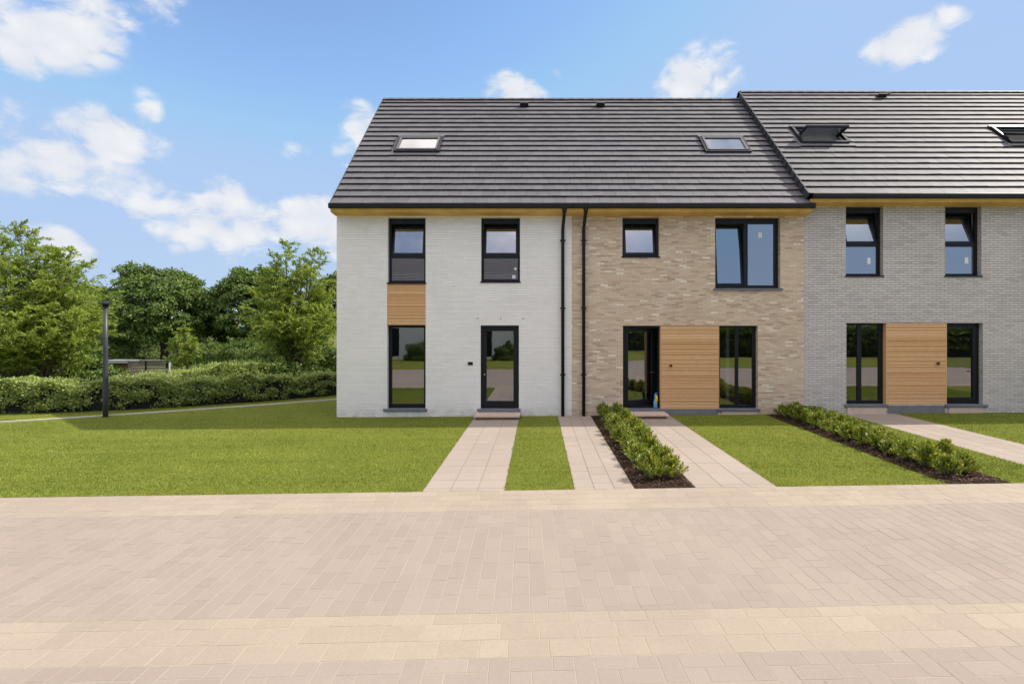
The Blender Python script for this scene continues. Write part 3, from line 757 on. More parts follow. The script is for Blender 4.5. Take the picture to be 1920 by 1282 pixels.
def downpipe(root, L, x, rise):
    zt = EZ + rise - 0.115; b = MB(); r = 0.045
    b.tube([(x + 0.03, EY - 0.06, zt + 0.01), (x + 0.03, EY - 0.06, zt - 0.06), (x + 0.025, EY - 0.04, zt - 0.13), (x + 0.004, -0.12, zt - 0.42), (x, -0.075, zt - 0.56), (x, -0.072, zt - 0.8), (x, -0.072, gz(x) - 0.02)],
           [r * 1.5, r * 1.25, r, r, r, r, r], 16)
    p = b.build('downpipe', M['black_metal'], root, off=L, smooth=True)
    for z in (FZ(452), FZ(578), FZ(702)):
        b = MB(); b.tube([(x, -0.072, z - 0.022), (x, -0.072, z + 0.022)], r + 0.008, 16); b.box(x - 0.012, x + 0.012, -0.03, -0.002, z - 0.012, z + 0.012); b.box(x - 0.075, x - r, -0.085, -0.06, z - 0.018, z + 0.018); b.box(x + r, x + 0.075, -0.085, -0.06, z - 0.018, z + 0.018)
        b.build('bracket', M['black_metal'], p, off=L)

def doorstep(root, L, x0, x1, out, ztop, xin=0.0):
    g = gz((x0 + x1) / 2)
    b = MB(); b.M = None
    b.hexa([(x0, -out, ztop - 0.042), (x1, -out, ztop - 0.042), (x1 - xin, -0.002, ztop - 0.042), (x0, -0.002, ztop - 0.042), (x0, -out, ztop), (x1, -out, ztop), (x1 - xin, -0.002, ztop), (x0, -0.002, ztop)])
    s = b.build('doorstep', M['step'], root, off=L)
    b = MB(); b.box(x0 + 0.04, x1 - 0.05, -out + 0.05, -0.004, g - 0.05, ztop - 0.043); b.build('riser', M['step_base'], s, off=L)

def v_at(py, px=0, rise=0.0):
    """slope position of an image row on the front roof"""
    run = RIDGE_Y - EY; hgt = RIDGE_Z - EZ; ln = math.hypot(run, hgt); k = (VY - py) / F
    t = (k * (CAMD + EY) - (EZ + rise - CAMZ)) / (hgt - k * run)
    return t * ln
def x_at(px, v):
    run = RIDGE_Y - EY; ln = math.hypot(run, RIDGE_Z - EZ); d = CAMD + EY + v / ln * run
    return (px - VX) * d / F

# ======== house 1: white
X0, X1, X2, X3 = -5.50, 0.934, 7.285, 23.0
L = (X0, 0, 0.0); H1 = empty('white_brick_house', L)
tag(H1, 'white painted brick end house with dark tiled roof and glazed front door', 'house', 'terraced houses with dark tiled roofs')
W1 = (FX(727), FX(798), FZ(530), FZ(408)); W1b = (FX(726), FX(798), FZ(766), FZ(531)); W3 = (FX(902), FX(975), FZ(528), FZ(408)); D1 = (FX(901), FX(973), FZ(766), FZ(610))
front_wall(X0, X1, -0.3, FZ(403), [W1, W1b, W3, D1], M['white_brick'], H1, L, left_gable=True)
interior(X0 + 0.3, X1 - 0.1, H1, L, parts=[(-2.9, -2.8, 0.33, 5.1, 0.15, 2.61), (-2.9, -2.8, 0.33, 5.1, 2.93, 5.4)])
upper_window(H1, L, W1, zdiv=FZ(480)).__setitem__('label', 'tall upper window above the wood panel, tilted top sash')
upper_window(H1, L, W3, zdiv=FZ(480), sticker=[(FX(963), FZ(518), 0.045, 0.05), (FX(966), FZ(503), 0.03, 0.035)]).__setitem__('label', 'tall upper window above the glazed door, sticker on lower pane')
# ground floor window + cladding above
x0, x1, z0, z1 = W1b; zc = FZ(609.5)
b = MB(); frame_rect(b, x0 + 0.002, x1 - 0.002, z0, zc - 0.02, REV, REV + 0.075, 0.085, 0.07, 0.11, 0.05)
w = b.build('window', M['anthracite'], H1, off=L); fixed_pane(w, x0 + 0.087, x1 - 0.072, z0 + 0.11, zc - 0.07, REV + 0.03, L, 'glass_low'); sill(w, FX(719), FX(801), z0 + 0.002, L, 0.06)
w['label'] = 'tall fixed ground floor window under the wood panel'
cladding(H1, L, x0 + 0.004, x1 - 0.004, zc, z1, 0.012, pitch=0.0405)
# door
x0, x1, z0, z1 = D1
b = MB(); frame_rect(b, x0 + 0.002, x1 - 0.002, z0, z1 - 0.002, REV - 0.05, REV + 0.06, 0.045, 0.045, 0.03, 0.05)
d = b.build('door', M['anthracite'], H1, off=L)
b = MB(); frame_rect(b, x0 + 0.05, x1 - 0.05, z0 + 0.034, z1 - 0.056, REV - 0.036, REV + 0.03, 0.105, 0.105, 0.16, 0.10); b.build('door_leaf', M['anthracite'], d, off=L)
fixed_pane(d, x0 + 0.155, x1 - 0.155, z0 + 0.194, z1 - 0.156, REV, L, 'glass_low'); sill(d, FX(895), FX(976), z0 + 0.002, L, 0.06)
b = MB(); b.tube([(x0 + 0.105, REV - 0.036, 1.17), (x0 + 0.105, REV - 0.075, 1.17), (x0 + 0.105, REV - 0.078, 1.17), (x0 + 0.105, REV - 0.10, 1.17)], [0.012, 0.012, 0.024, 0.02], 12); b.build('handle', M['steel'], d, off=L)
b = MB(); b.cbox(FX(877.5), FX(886.5), -0.022, -0.002, FZ(684), FZ(678.5), 0.004); b.build('doorbell', M['black_metal'], H1, off=L)
for px in (895, 939, 981):
    b = MB(); b.tube([(FX(px), 0.004, FZ(597)), (FX(px), -0.012, FZ(597))], 0.016, 8); b.build('wall_anchor', M['bluestone'], H1, off=L)
doorstep(H1, L, -1.67, -0.47, 0.60, 0.142)
roof1 = make_roof(H1, L, X0 - 0.02, X1, 0.0, [(x_at(731, v_at(292)), x_at(826, v_at(262)) + 0.04, v_at(292), v_at(261))], phase=0.2, open_right=True, seed=1)
va, vb = v_at(289), v_at(262)
roof_window(H1, L, x_at(738, va), x_at(823, va) + 0.02, va, vb, 0.0)
roof_vent(roof1, L, x_at(983, v_at(200)), v_at(203), 0.0)
gutter_soffit(H1, L, X0, X1 - 0.001, 0.0, left_end=0.05)
downpipe(H1, L, FX(1055), 0.0)
# left verge flashing (slim)
b = MB()
for side, mir in (('front', 0), ('back', 1)):
    T, ln = roof_frame(side, 0.0); c = [T(X0 - 0.05, -0.02, -0.10), T(X0 - 0.022, -0.02, -0.10), T(X0 - 0.022, ln, -0.10), T(X0 - 0.05, ln, -0.10), T(X0 - 0.05, -0.02, 0.045), T(X0 - 0.022, -0.02, 0.045), T(X0 - 0.022, ln, 0.045), T(X0 - 0.05, ln, 0.045)]
    if mir: c = [c[k] for k in (1, 0, 3, 2, 5, 4, 7, 6)]
    b.hexa(c)
b.build('verge', M['verge'], roof1, off=L)

# ======== house 2: brown
L = (X1, 0, gz(X1)); H2 = empty('brown_brick_house', L)
tag(H2, 'sand brown brick middle house with wood panel between door and window', 'house', 'terraced houses with dark tiled roofs')
W4 = (FX(1167), FX(1236), FZ(481), FZ(408)); W5 = (FX(1341), FX(1463), FZ(541), FZ(408)); E2 = (FX(1168), FX(1421), FZ(766), FZ(610.5))
front_wall(X1, X2, -0.3, FZ(403), [W4, W5, E2], M['brown_brick'], H2, L)
interior(X1 + 0.1, X2 - 0.1, H2, L, parts=[(3.6, 3.7, 0.33, 5.1, 0.15, 2.61), (4.2, 4.3, 0.33, 5.1, 2.93, 5.4), (5.35, 5.43, 0.5, 0.62, 0.15, 2.6)])
w = upper_window(H2, L, W4, ang=10.0); w['label'] = 'small square upper window, tilted open'
x0, x1, z0, z1 = W5; xm = FX(1401)
b = MB(); frame_rect(b, x0, x1, z0, z1, REV, REV + 0.075, FW, 0.11, 0.10, 0.15); b.box(xm - 0.045, xm + 0.07, REV + 0.0005, REV + 0.075, z0 + 0.10, z1 - 0.15)
w = b.build('window', M['anthracite'], H2, off=L); w['label'] = 'wide double upper window, left sash tilted, sticker on right pane'
sash(w, x0 + FW + 0.004, xm - 0.048, z0 + 0.104, z1 - 0.155, REV + 0.012, L, 6.5, 0.05)
fixed_pane(w, xm + 0.07, x1 - 0.11, z0 + 0.10, z1 - 0.15, REV + 0.03, L)
s = MB(); s.box(FX(1426), FX(1433), REV + 0.024, REV + 0.0275, FZ(444), FZ(434)); s.build('sticker', M['sticker'], w, off=L)
sill(w, FX(1338), FX(1467), z0 + 0.002, L, 0.05, 0.05)
# entrance group
x0, x1, z0, z1 = E2; pa, pb = FX(1239.5), FX(1347.5)
b = MB(); frame_rect(b, x0 + 0.002, pa - 0.004, z0, z1 - 0.003, REV, REV + 0.075, 0.075, 0.05, 0.05, 0.06)
d = b.build('door', M['anthracite'], H2, off=L); d['label'] = 'glazed door standing ajar, left of the wood panel'
# leaf swung inwards about its left jamb
hx, hy = x0 + 0.08, REV + 0.05; Mx = Matrix.Translation((hx, hy, 0)) @ Matrix.Rotation(R(17), 4, 'Z') @ Matrix.Translation((-hx, -hy, 0))
b = MB(); b.M = Mx; frame_rect(b, x0 + 0.08, pa - 0.055, z0 + 0.055, z1 - 0.068, REV + 0.02, REV + 0.08, 0.09, 0.09, 0.15, 0.10); b.build('door_leaf', M['anthracite'], d, off=L)
p = MB(); p.M = Mx; p.quad([(x0 + 0.17, REV + 0.05, z0 + 0.205), (pa - 0.145, REV + 0.05, z0 + 0.205), (pa - 0.145, REV + 0.05, z1 - 0.168), (x0 + 0.17, REV + 0.05, z1 - 0.168)]); p.build('pane', M['glass_door'], d, off=L)
b = MB(); b.M = Mx; b.tube([(pa - 0.10, REV + 0.02, 1.2), (pa - 0.10, REV - 0.03, 1.2), (pa - 0.11, REV - 0.035, 1.2), (pa - 0.22, REV - 0.035, 1.2)], 0.010, 8); b.build('handle', M['steel'], d, off=L)
sill(d, FX(1165), FX(1243), z0 + 0.002, L, 0.065)
cladding(H2, L, pa, pb, z0 - 0.004, z1 - 0.006, 0.004, knob=(FX(1257), FZ(685)), side_trim=0.014)
b = MB(); b.box(FX(1243) + 0.002, FX(1346), -0.006, 0.1, gz(4) - 0.05, z0 - 0.006); b.build('plinth', M['plinth'], H2, off=L)
wa = FX(1349.5)
b = MB(); frame_rect(b, wa, x1 - 0.002, z0, z1 - 0.003, REV, REV + 0.075, 0.055, 0.09, 0.085, 0.055); b.box(FX(1382), FX(1388), REV + 0.006, REV + 0.07, z0 + 0.085, z1 - 0.058)
w = b.build('window', M['anthracite'], H2, off=L); w['label'] = 'tall ground floor window right of the wood panel'
fixed_pane(w, wa + 0.055, FX(1382), z0 + 0.085, z1 - 0.058, REV + 0.03, L, 'glass_low'); fixed_pane(w, FX(1388), x1 - 0.092, z0 + 0.085, z1 - 0.058, REV + 0.03, L, 'glass_low')
sill(w, FX(1345) + 0.004, FX(1424), z0 + 0.002, L, 0.065)
b = MB(); b.cbox(FX(1353), FX(1420), -0.03, 0.05, gz(5.5) - 0.05, z0 - 0.066, 0.006); b.build('plinth', M['step'], H2, off=L)
doorstep(H2, L, 2.32, 3.44, 0.62, 0.172)
roof2 = make_roof(H2, L, X1, X2 - 0.02, 0.0, [(x_at(1309, v_at(262)) - 0.0, x_at(1411, v_at(292)), v_at(292), v_at(261))], phase=(X1 - (X0 - 0.02)) / 0.302 + 0.2, open_left=True, seed=2)
va, vb = v_at(290), v_at(262)
roof_window(H2, L, x_at(1322, va), x_at(1408, va), va, vb, 0.0)
roof_vent(roof2, L, x_at(1125, v_at(200)), v_at(203), 0.0)
gutter_soffit(H2, L, X1 + 0.001, X2, 0.0, right_end=0.09)
downpipe(H2, L, FX(1094), 0.0)

# ======== house 3: grey
RISE = 0.262
L = (X2, 0, gz(X2)); H3 = empty('grey_brick_house', L)
tag(H3, 'pale grey brick house with the higher roof and open roof window', 'house', 'terraced houses with dark tiled roofs')
W6 = (FX(1586), FX(1656), FZ(517), FZ(387)); W7 = (FX(1772), FX(1840), FZ(517), FZ(387)); E3 = (FX(1587), FX(1843), FZ(758), FZ(605.5))
front_wall(X2, X3, -0.3, FZ(384.5), [W6, W7, E3], M['grey_brick'], H3, L, left_gable=True, rise=RISE)
interior(X2 + 0.1, X3 - 0.1, H3, L, top=5.7, parts=[(10.2, 10.3, 0.33, 5.1, 2.93, 5.65), (10.6, 10.7, 0.33, 5.1, 0.15, 2.61)])
w = upper_window(H3, L, W6, zdiv=FZ(458), ang=12.5, sticker=[(FX(1636), FZ(488), 0.045, 0.085)]); w['label'] = 'upper window near the brown house, tilted top sash'
w = upper_window(H3, L, W7, zdiv=FZ(458), ang=12.5, sticker=[(FX(1821), FZ(487), 0.05, 0.085)]); w['label'] = 'upper window near the edge of the photo, tilted top sash'
x0, x1, z0, z1 = E3; pa, pb = FX(1663), FX(1774)
b = MB(); frame_rect(b, x0 + 0.002, pa - 0.024, z0, z1 - 0.003, REV, REV + 0.075, 0.03, 0.11, 0.09, 0.06); b.box(FX(1613), FX(1621), REV + 0.006, REV + 0.07, z0 + 0.09, z1 - 0.063)
w = b.build('window', M['anthracite'], H3, off=L); w['label'] = 'tall ground floor window left of the wood panel'
fixed_pane(w, x0 + 0.032, FX(1613), z0 + 0.09, z1 - 0.063, REV + 0.03, L, 'glass_low'); fixed_pane(w, FX(1621), pa - 0.134, z0 + 0.09, z1 - 0.063, REV + 0.03, L, 'glass_low')
sill(w, FX(1583), FX(1664), z0 + 0.002, L, 0.065)
cladding(H3, L, pa, pb, z0 - 0.03, z1 - 0.006, 0.004, knob=(FX(1757), FZ(681)), side_trim=0.02)
b = MB(); b.box(FX(1664) + 0.002, FX(1771), -0.006, 0.1, gz(10) - 0.05, z0 - 0.032); b.build('plinth', M['plinth'], H3, off=L)
b = MB(); frame_rect(b, pb + 0.022, x1 - 0.002, z0, z1 - 0.003, REV, REV + 0.075, 0.03, 0.07, 0.05, 0.06)
d = b.build('door', M['anthracite'], H3, off=L); d['label'] = 'glazed door right of the wood panel'
b = MB(); frame_rect(b, pb + 0.054, x1 - 0.075, z0 + 0.054, z1 - 0.066, REV - 0.012, REV + 0.05, 0.03, 0.105, 0.12, 0.075); b.build('door_leaf', M['anthracite'], d, off=L)
fixed_pane(d, pb + 0.084, x1 - 0.18, z0 + 0.174, z1 - 0.141, REV + 0.02, L, 'glass_low')
b = MB(); b.tube([(x1 - 0.12, REV - 0.012, 1.24), (x1 - 0.12, REV - 0.06, 1.24), (x1 - 0.13, REV - 0.064, 1.24), (x1 - 0.24, REV - 0.064, 1.24)], 0.010, 8); b.build('handle', M['black_metal'], d, off=L)
sill(d, FX(1771) + 0.004, FX(1850), z0 + 0.002, L, 0.07)
for (pa_, pb_) in ((1588, 1660), (1778, 1842)):
    b = MB(); b.cbox(FX(pa_), FX(pb_), -0.03, 0.05, gz(10) - 0.05, z0 - 0.071, 0.006); b.build('plinth', M['step'], H3, off=L)
vr0, vr1 = v_at(272, rise=RISE), v_at(243, rise=RISE)
rw1 = (x_at(1503, vr0), x_at(1592, vr0)); rw2 = (x_at(1893, vr0), x_at(1893, vr0) + 1.45)
roof3 = make_roof(H3, L, X2 - 0.04, X3, RISE, [(rw1[0] - 0.1, rw1[1] + 0.1, vr0, vr1), (rw2[0] - 0.1, rw2[1] + 0.1, vr0, vr1)], phase=0.1, verge_left=0.20, seed=3)
roof_window(H3, L, rw1[0], rw1[1], vr0, vr1, RISE, open_ang=56.0, label='roof window swung open on its pivot')
roof_window(H3, L, rw2[0], rw2[1], vr0, vr1, RISE, open_ang=24.0, label='roof window cut by the edge of the photo')
roof_vent(roof3, L, x_at(1650, v_at(184, rise=RISE)), v_at(186, rise=RISE), RISE, hood=True)
gutter_soffit(H3, L, X2 + 0.0, X3, RISE, left_end=-0.02)

# folded bag leaning by the open door
bx = FX(1230); zb = E2[2] + 0.004
bag = empty('cleaning_bag', (bx, 0.08, zb)); tag(bag, 'slim blue and yellow bag standing inside the open glazed door', 'bag')
b = MB(); b.tube([(0, 0, 0), (0.003, 0, 0.02), (0.0, 0, 0.14), (0.012, 0, 0.24)], [0.045, 0.055, 0.052, 0.046], 12); b.build('bag_base', M['lightblue'], bag, smooth=True)
b = MB(); b.tube([(0.012, -0.002, 0.10), (0.022, -0.03, 0.2), (0.024, -0.012, 0.30), (0.024, 0.0, 0.36)], [0.02, 0.036, 0.042, 0.025], 12); b.build('bag_front', M['yellow'], bag, smooth=True)
b = MB(); b.tube([(-0.01, 0.01, 0.22), (-0.006, 0.01, 0.34), (0.012, 0.005, 0.405), (0.04, 0.0, 0.415), (0.058, -0.004, 0.385)], [0.028, 0.026, 0.022, 0.018, 0.012], 10); b.build('bag_handle', M['blue'], bag, smooth=True)

# ======== house across the street (seen in the glass of the white house)
L = (-7.5, -27.0, gz(-7.5)); H4 = empty('opposite_house', L)
tag(H4, 'white rendered house across the street, mirrored in the white house windows', 'house')
b = MB(); xa, xb, yf, yb = -14.5, -0.3, -26.0, -35.0
holes = [(-12.0, -10.9, 0.2, 2.5), (-4.6, -3.6, 0.2, 2.4), (-12.0, -10.9, 3.2, 4.8), (-4.6, -3.6, 3.2, 4.8)]
xs = sorted({xa, xb, *[h[0] for h in holes], *[h[1] for h in holes]}); zs = sorted({-0.3, 5.3, *[h[2] for h in holes], *[h[3] for h in holes]})
for p, q in zip(xs, xs[1:]):
    for r, s in zip(zs, zs[1:]):
        if any(h[0] < (p + q) / 2 < h[1] and h[2] < (r + s) / 2 < h[3] for h in holes): continue
        b.quad([(q, yf, r), (p, yf, r), (p, yf, s), (q, yf, s)])
ym = (yf + yb) / 2
for x, s in ((xa, 1), (xb, -1)):
    pts = [(x, yf, -0.3), (x, yf, 5.3), (x, ym, 9.3), (x, yb, 5.3), (x, yb, -0.3)]
    b.quad(pts if s > 0 else pts[::-1])
b.quad([(xa, yb, -0.3), (xb, yb, -0.3), (xb, yb, 5.3), (xa, yb, 5.3)])
b.build('wall', M['render_white'], H4, off=L)
for (h0, h1, h2, h3) in holes:
    b = MB(); b.box(h0, h1, yf - 0.16, yf - 0.10, h2, h3); b.build('window', M['anthracite'], H4, off=L)
b = MB(); n = 18
for k in range(n):
    t0, t1 = k / n, (k + 1) / n + 0.02
    P = lambda t, w, y=yf, e=0.35: (y + e + (ym - y - e) * t, 5.2 + 4.15 * t + w)
    (y0_, z0_), (y1_, z1_) = P(t0, 0.05), P(min(t1, 1), 0.0)
    b.hexa([(xb + 0.1, y0_, z0_), (xa - 0.1, y0_, z0_), (xa - 0.1, y1_, z1_), (xb + 0.1, y1_, z1_), (xb + 0.1, y0_, z0_ + 0.05), (xa - 0.1, y0_, z0_ + 0.05), (xa - 0.1, y1_, z1_ + 0.05), (xb + 0.1, y1_, z1_ + 0.05)])
b.quad([(xa - 0.1, yb - 0.3, 5.2), (xb + 0.1, yb - 0.3, 5.2), (xb + 0.1, ym, 9.38), (xa - 0.1, ym, 9.38)])
b.build('roof', M['tile'], H4, off=L)

# ------------------------------------------------------------------ STREET LAMP
lx, ly = ground_at(199, 781.5); ly -= 0.02
lamp = empty('street_lamp', (lx, ly, gz(lx))); tag(lamp, 'slim slate grey street lamp with a flat cap at the lawn curb', 'street lamp')
hL = (781 - 572) / F * (CAMD + ly)
b = MB(); b.lathe([(0.064, -0.1), (0.063, 0.6), (0.058, hL * 0.6), (0.052, hL - 0.02)], 20); b.build('pole', M['lamp_paint'], lamp, smooth=True)
b = MB(); b.lathe([(0.062, hL - 0.03), (0.075, hL + 0.02), (0.150, hL + 0.035), (0.150, hL + 0.05), (0.09, hL + 0.10), (0.02, hL + 0.115)], 24)
b.M = None; b.build('cap', M['black_metal'], lamp)
b = MB(); b.box(-0.04, 0.04, -0.070, -0.055, 0.55, 0.85); b.build('hatch', M['lamp_paint'], lamp)

# ------------------------------------------------------------------ PLANTS
def shrub_mesh(seed, h=0.365, r=0.265, stems=84, per=15):
    g = np.random.default_rng(seed)
    C, D, N, Ln, Wd = [], [], [], [], []
    b = MB()
    for s in range(stems):
        a = g.uniform(0, 2 * math.pi); t = abs(g.normal(0, 0.52)); t = min(t, 0.9)
        top = np.array([math.cos(a) * r * t * 1.05, math.sin(a) * r * t * 1.05, h * (1.08 - 0.62 * t ** 2) * g.uniform(0.72, 1.08)])
        base = np.array([math.cos(a) * 0.05 * t, math.sin(a) * 0.05 * t, 0.0])
        if s < 26: b.tube([base, base * 0.5 + top * 0.5 + np.array([0, 0, 0.03]), top * 0.95], [0.006, 0.004, 0.002], 4, False)
        d = norm(top - base)
        for k in range(per):
            f = 0.30 + 0.72 * (k / per) ** 0.8
            c = base + (top - base) * f + g.normal(0, 0.006, 3)
            ang = k * 2.4 + g.uniform(0, 1)
            u = norm(np.cross(d, [0.3, 0.2, 0.9])); w = np.cross(d, u)
            side = u * math.cos(ang) + w * math.sin(ang)
            dr = side * (0.95 - 0.35 * f) + d * (0.35 + 0.6 * f) + np.array([0, 0, 0.15])
            C.append(c); D.append(dr); N.append(d + g.normal(0, 0.25, 3)); sc = g.uniform(0.75, 1.2)
            Ln.append(0.066 * sc); Wd.append(0.026 * sc)
    v = leaves_np(np.array(C), np.array(D), np.array(N), np.array(Ln), np.array(Wd), 0.12)
    return v, b
protos = []
for s in range(4):
    v, b = shrub_mesh(100 + s)
    fol = np_mesh('leaves', v, 4, M['leaf_shrub']); st = b.build('stems', M['bark'])
    protos.append((fol.data, st.data)); bpy.data.objects.remove(fol); bpy.data.objects.remove(st)
def plant_shrub(x, y, sc, rz, var, label, group, grown):
    rt = empty('low_shrub', (x, y, gz(x) - 0.004)); rt.scale = (sc, sc, sc * grown); rt.rotation_euler = (random.uniform(-.06, .06), random.uniform(-.06, .06), rz)
    tag(rt, label, 'shrub', group)
    for nm, me in zip(('leaves', 'stems'), protos[var]):
        o = bpy.data.objects.new(nm, me); o.parent = rt; COL.objects.link(o)
ORD = ['first', 'second', 'third', 'fourth', 'fifth', 'sixth', 'seventh', 'eighth', 'ninth', 'tenth', 'eleventh', 'twelfth', 'thirteenth', 'fourteenth', 'fifteenth']
rs = random.Random(5)
for (x0, x1), rowtxt, bedtxt, grp in ((BED1, ('narrow path row', 'wide path row'), 'brown house bed', 'low shrubs in the bed before the brown house'),
                                      (BED2, ('wide lawn row', 'grass strip row'), 'grey house bed', 'low shrubs in the bed before the grey house')):
    wd = x1 - x0
    for row in (0, 1):
        n = 14
        for k in range(n):
            x = x0 + wd * (0.36 + 0.37 * row) + rs.uniform(-0.03, 0.03)
            y0 = road_y(x) + 0.42 + 0.14 * row
            y = y0 + (5.55 - 0.1 * row) / (n - 1) * k + rs.uniform(-0.05, 0.05)
            y = min(y, -0.28)
            plant_shrub(x, y, rs.uniform(0.78, 1.04), rs.uniform(0, 6.28), rs.randrange(4), '%s leafy green shrub from the road, %s, %s' % (ORD[k], rowtxt[row], bedtxt), grp, rs.uniform(0.85, 1.12))

# hedges
def hedge(name, path, width, h0, h1, n, label, leaf=0.075, mat='leaf_hedge', seed=1, spiky=0.12, lean=0.0):
    g = np.random.default_rng(seed)
    pts = np.array(path); seg = np.linalg.norm(np.diff(pts, axis=0), axis=1); cum = np.concatenate([[0], np.cumsum(seg)]); tot = cum[-1]
    s = g.uniform(0, tot, n); i = np.clip(np.searchsorted(cum, s) - 1, 0, len(seg) - 1); f = (s - cum[i]) / seg[i]
    c = pts[i] + (pts[i + 1] - pts[i]) * f[:, None]; t = norm(pts[i + 1] - pts[i]); nr = np.stack([-t[:, 1], t[:, 0]], 1)   # nr points away from the camera
    hh = h0 + (h1 - h0) * (s / tot)
    bump = 0.07 * np.sin(s * 2.1) + 0.05 * np.sin(s * 5.3 + 1) + 0.03 * np.sin(s * 11)
    # on the shell: front, top, back, or inside
    u = g.uniform(0, 1, n); a = np.empty(n); z = np.empty(n)
    kf, kt = u < 0.25, (u >= 0.25) & (u < 0.86)
    kb = u >= 0.86
    a[kf] = -0.5 + np.abs(g.normal(0, 0.10, kf.sum())); z[kf] = g.uniform(0.02, 1, kf.sum())
    a[kt] = g.uniform(-0.5, 0.5, kt.sum()); z[kt] = 1.0 - np.abs(g.normal(0, 0.08, kt.sum()))
    nf_ = int(kf.sum()); ncl = max(8, int(tot * 17)); cs = g.uniform(0, tot, ncl); cz = g.uniform(0.06, 1.0, ncl) ** 0.8; cr = g.uniform(0.05, 0.13, ncl); pick = g.integers(0, ncl, nf_)
    s[kf] = np.clip(cs[pick] + g.normal(0, 1, nf_) * cr[pick], 0, tot); z[kf] = np.clip(cz[pick] + g.normal(0, 1, nf_) * cr[pick] * 0.8 / h0, 0.01, 1.02)
    a[kf] = -0.5 + np.abs(g.normal(0, 0.06, nf_)) + g.uniform(0, 0.10, ncl)[pick]
    i = np.clip(np.searchsorted(cum, s) - 1, 0, len(seg) - 1); f = (s - cum[i]) / seg[i]
    c = pts[i] + (pts[i + 1] - pts[i]) * f[:, None]; t = norm(pts[i + 1] - pts[i]); nr = np.stack([-t[:, 1], t[:, 0]], 1); hh = h0 + (h1 - h0) * (s / tot)
    bump = 0.07 * np.sin(s * 2.1) + 0.05 * np.sin(s * 5.3 + 1) + 0.03 * np.sin(s * 11)
    a[kb] = 0.5 - np.abs(g.normal(0, 0.1, kb.sum())); z[kb] = g.uniform(0.1, 1, kb.sum())
    # round the shoulders
    a = a * (1 - 0.22 * np.clip((z - 0.6) / 0.4, 0, 1) ** 2) * (0.80 + 0.2 * np.clip(z * 4, 0, 1))
    clump = np.sin(s * 7.1 + z * 9) * np.sin(s * 3.7 - z * 6)
    P = np.empty((n, 3)); P[:, :2] = c + nr * ((a * width) - clump * 0.05 * np.sign(a + 0.001) * -1)[:, None]
    P[:, 2] = gza(P[:, 0]) + z * (hh + bump) + g.normal(0, 0.015, n)
    D = np.empty((n, 3)); D[:, :2] = nr * (np.sign(a) * 0.5 * (np.abs(a) > 0.3))[:, None] + g.normal(0, 0.5, (n, 2)); D[:, 2] = np.where(kt, g.uniform(-0.2, 0.5, n), g.uniform(-0.1, 1.0, n))
    N = np.empty((n, 3)); N[:, :2] = nr * (a * 1.4)[:, None] + g.normal(0, 0.35, (n, 2)); N[:, 2] = 0.35 + 0.9 * (z > 0.9) + g.normal(0, 0.3, n)
    ln = leaf * g.uniform(0.7, 1.3, n); wd = ln * g.uniform(0.38, 0.55, n)
    V = [leaves_np(P, D, N, ln, wd, 0.1)]
    # young shoots standing above the clipped top
    m = int(tot * 55 * spiky / 0.12); s2 = g.uniform(0, tot, m); i = np.clip(np.searchsorted(cum, s2) - 1, 0, len(seg) - 1); f = (s2 - cum[i]) / seg[i]
    c = pts[i] + (pts[i + 1] - pts[i]) * f[:, None]; t = norm(pts[i + 1] - pts[i]); nr = np.stack([-t[:, 1], t[:, 0]], 1)
    a2 = g.uniform(-0.42, 0.42, m); hs = (h0 + (h1 - h0) * s2 / tot); L2 = spiky * g.uniform(0.3, 1.3, m); dirv = np.stack([g.normal(0, .3, m), g.normal(0, .3, m), np.ones(m)], 1)
    B = np.empty((m, 3)); B[:, :2] = c + nr * (a2 * width)[:, None]; B[:, 2] = gza(B[:, 0]) + hs * 0.98
    for k in range(7):
        q = B + dirv * (L2 * k / 6)[:, None]; ang = g.uniform(0, 6.28, m)
        dd = np.stack([np.cos(ang), np.sin(ang), np.full(m, 0.9)], 1)
        V.append(leaves_np(q, dd, np.stack([np.cos(ang) * -.5, np.sin(ang) * -.5, np.ones(m)], 1), leaf * g.uniform(0.5, 1.0, m), leaf * g.uniform(0.22, 0.4, m), 0.1))
    x, y = path[0]; rt = empty(name, (0, 0, 0)); tag(rt, label, 'hedge')
    np_mesh('leaves', np.concatenate(V), 4, M[mat], rt)
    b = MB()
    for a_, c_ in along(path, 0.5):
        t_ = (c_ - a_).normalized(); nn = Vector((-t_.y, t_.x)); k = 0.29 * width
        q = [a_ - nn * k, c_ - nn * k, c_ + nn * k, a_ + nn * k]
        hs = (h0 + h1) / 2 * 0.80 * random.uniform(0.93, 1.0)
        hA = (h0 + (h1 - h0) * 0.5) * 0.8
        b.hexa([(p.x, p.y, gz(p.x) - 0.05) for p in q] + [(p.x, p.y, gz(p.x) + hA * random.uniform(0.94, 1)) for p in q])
    b.build('shade_core', M['twig'], rt)  # solid core, the hedge's inner shade put into its dark colour
    return rt
hp = [ground_at(*p) for p in ((0, 778), (180, 772), (336, 765), (450, 757), (560, 748), (640, 741))]
hp = fit_path(hp); hp = [tuple(Vector(hp[0]) + (Vector(hp[0]) - Vector(hp[1])) * 3.5)] + hp
hw = 1.25
def offset_path(path, d):
    out = []
    for i, p in enumerate(path):
        a = Vector(path[max(i - 1, 0)]); c = Vector(path[min(i + 1, len(path) - 1)]); t = (c - a).normalized(); out.append(tuple(Vector(p) + Vector((-t.y, t.x)) * d))
    return out
hedge('clipped_hedge', offset_path(hp, hw / 2), hw, 0.93, 0.74, 85000, 'long clipped leafy hedge with sunlit top behind the lawn curb', seed=21)
h2 = fit_path([ground_at(*p) for p in ((190, 744), (330, 737), (430, 727), (540, 719))])
hedge('wild_hedge', offset_path(h2, 1.0), 1.7, 0.48, 1.08, 52000, 'loose yellow green brushy hedge behind the clipped one', seed=22, spiky=0.2)

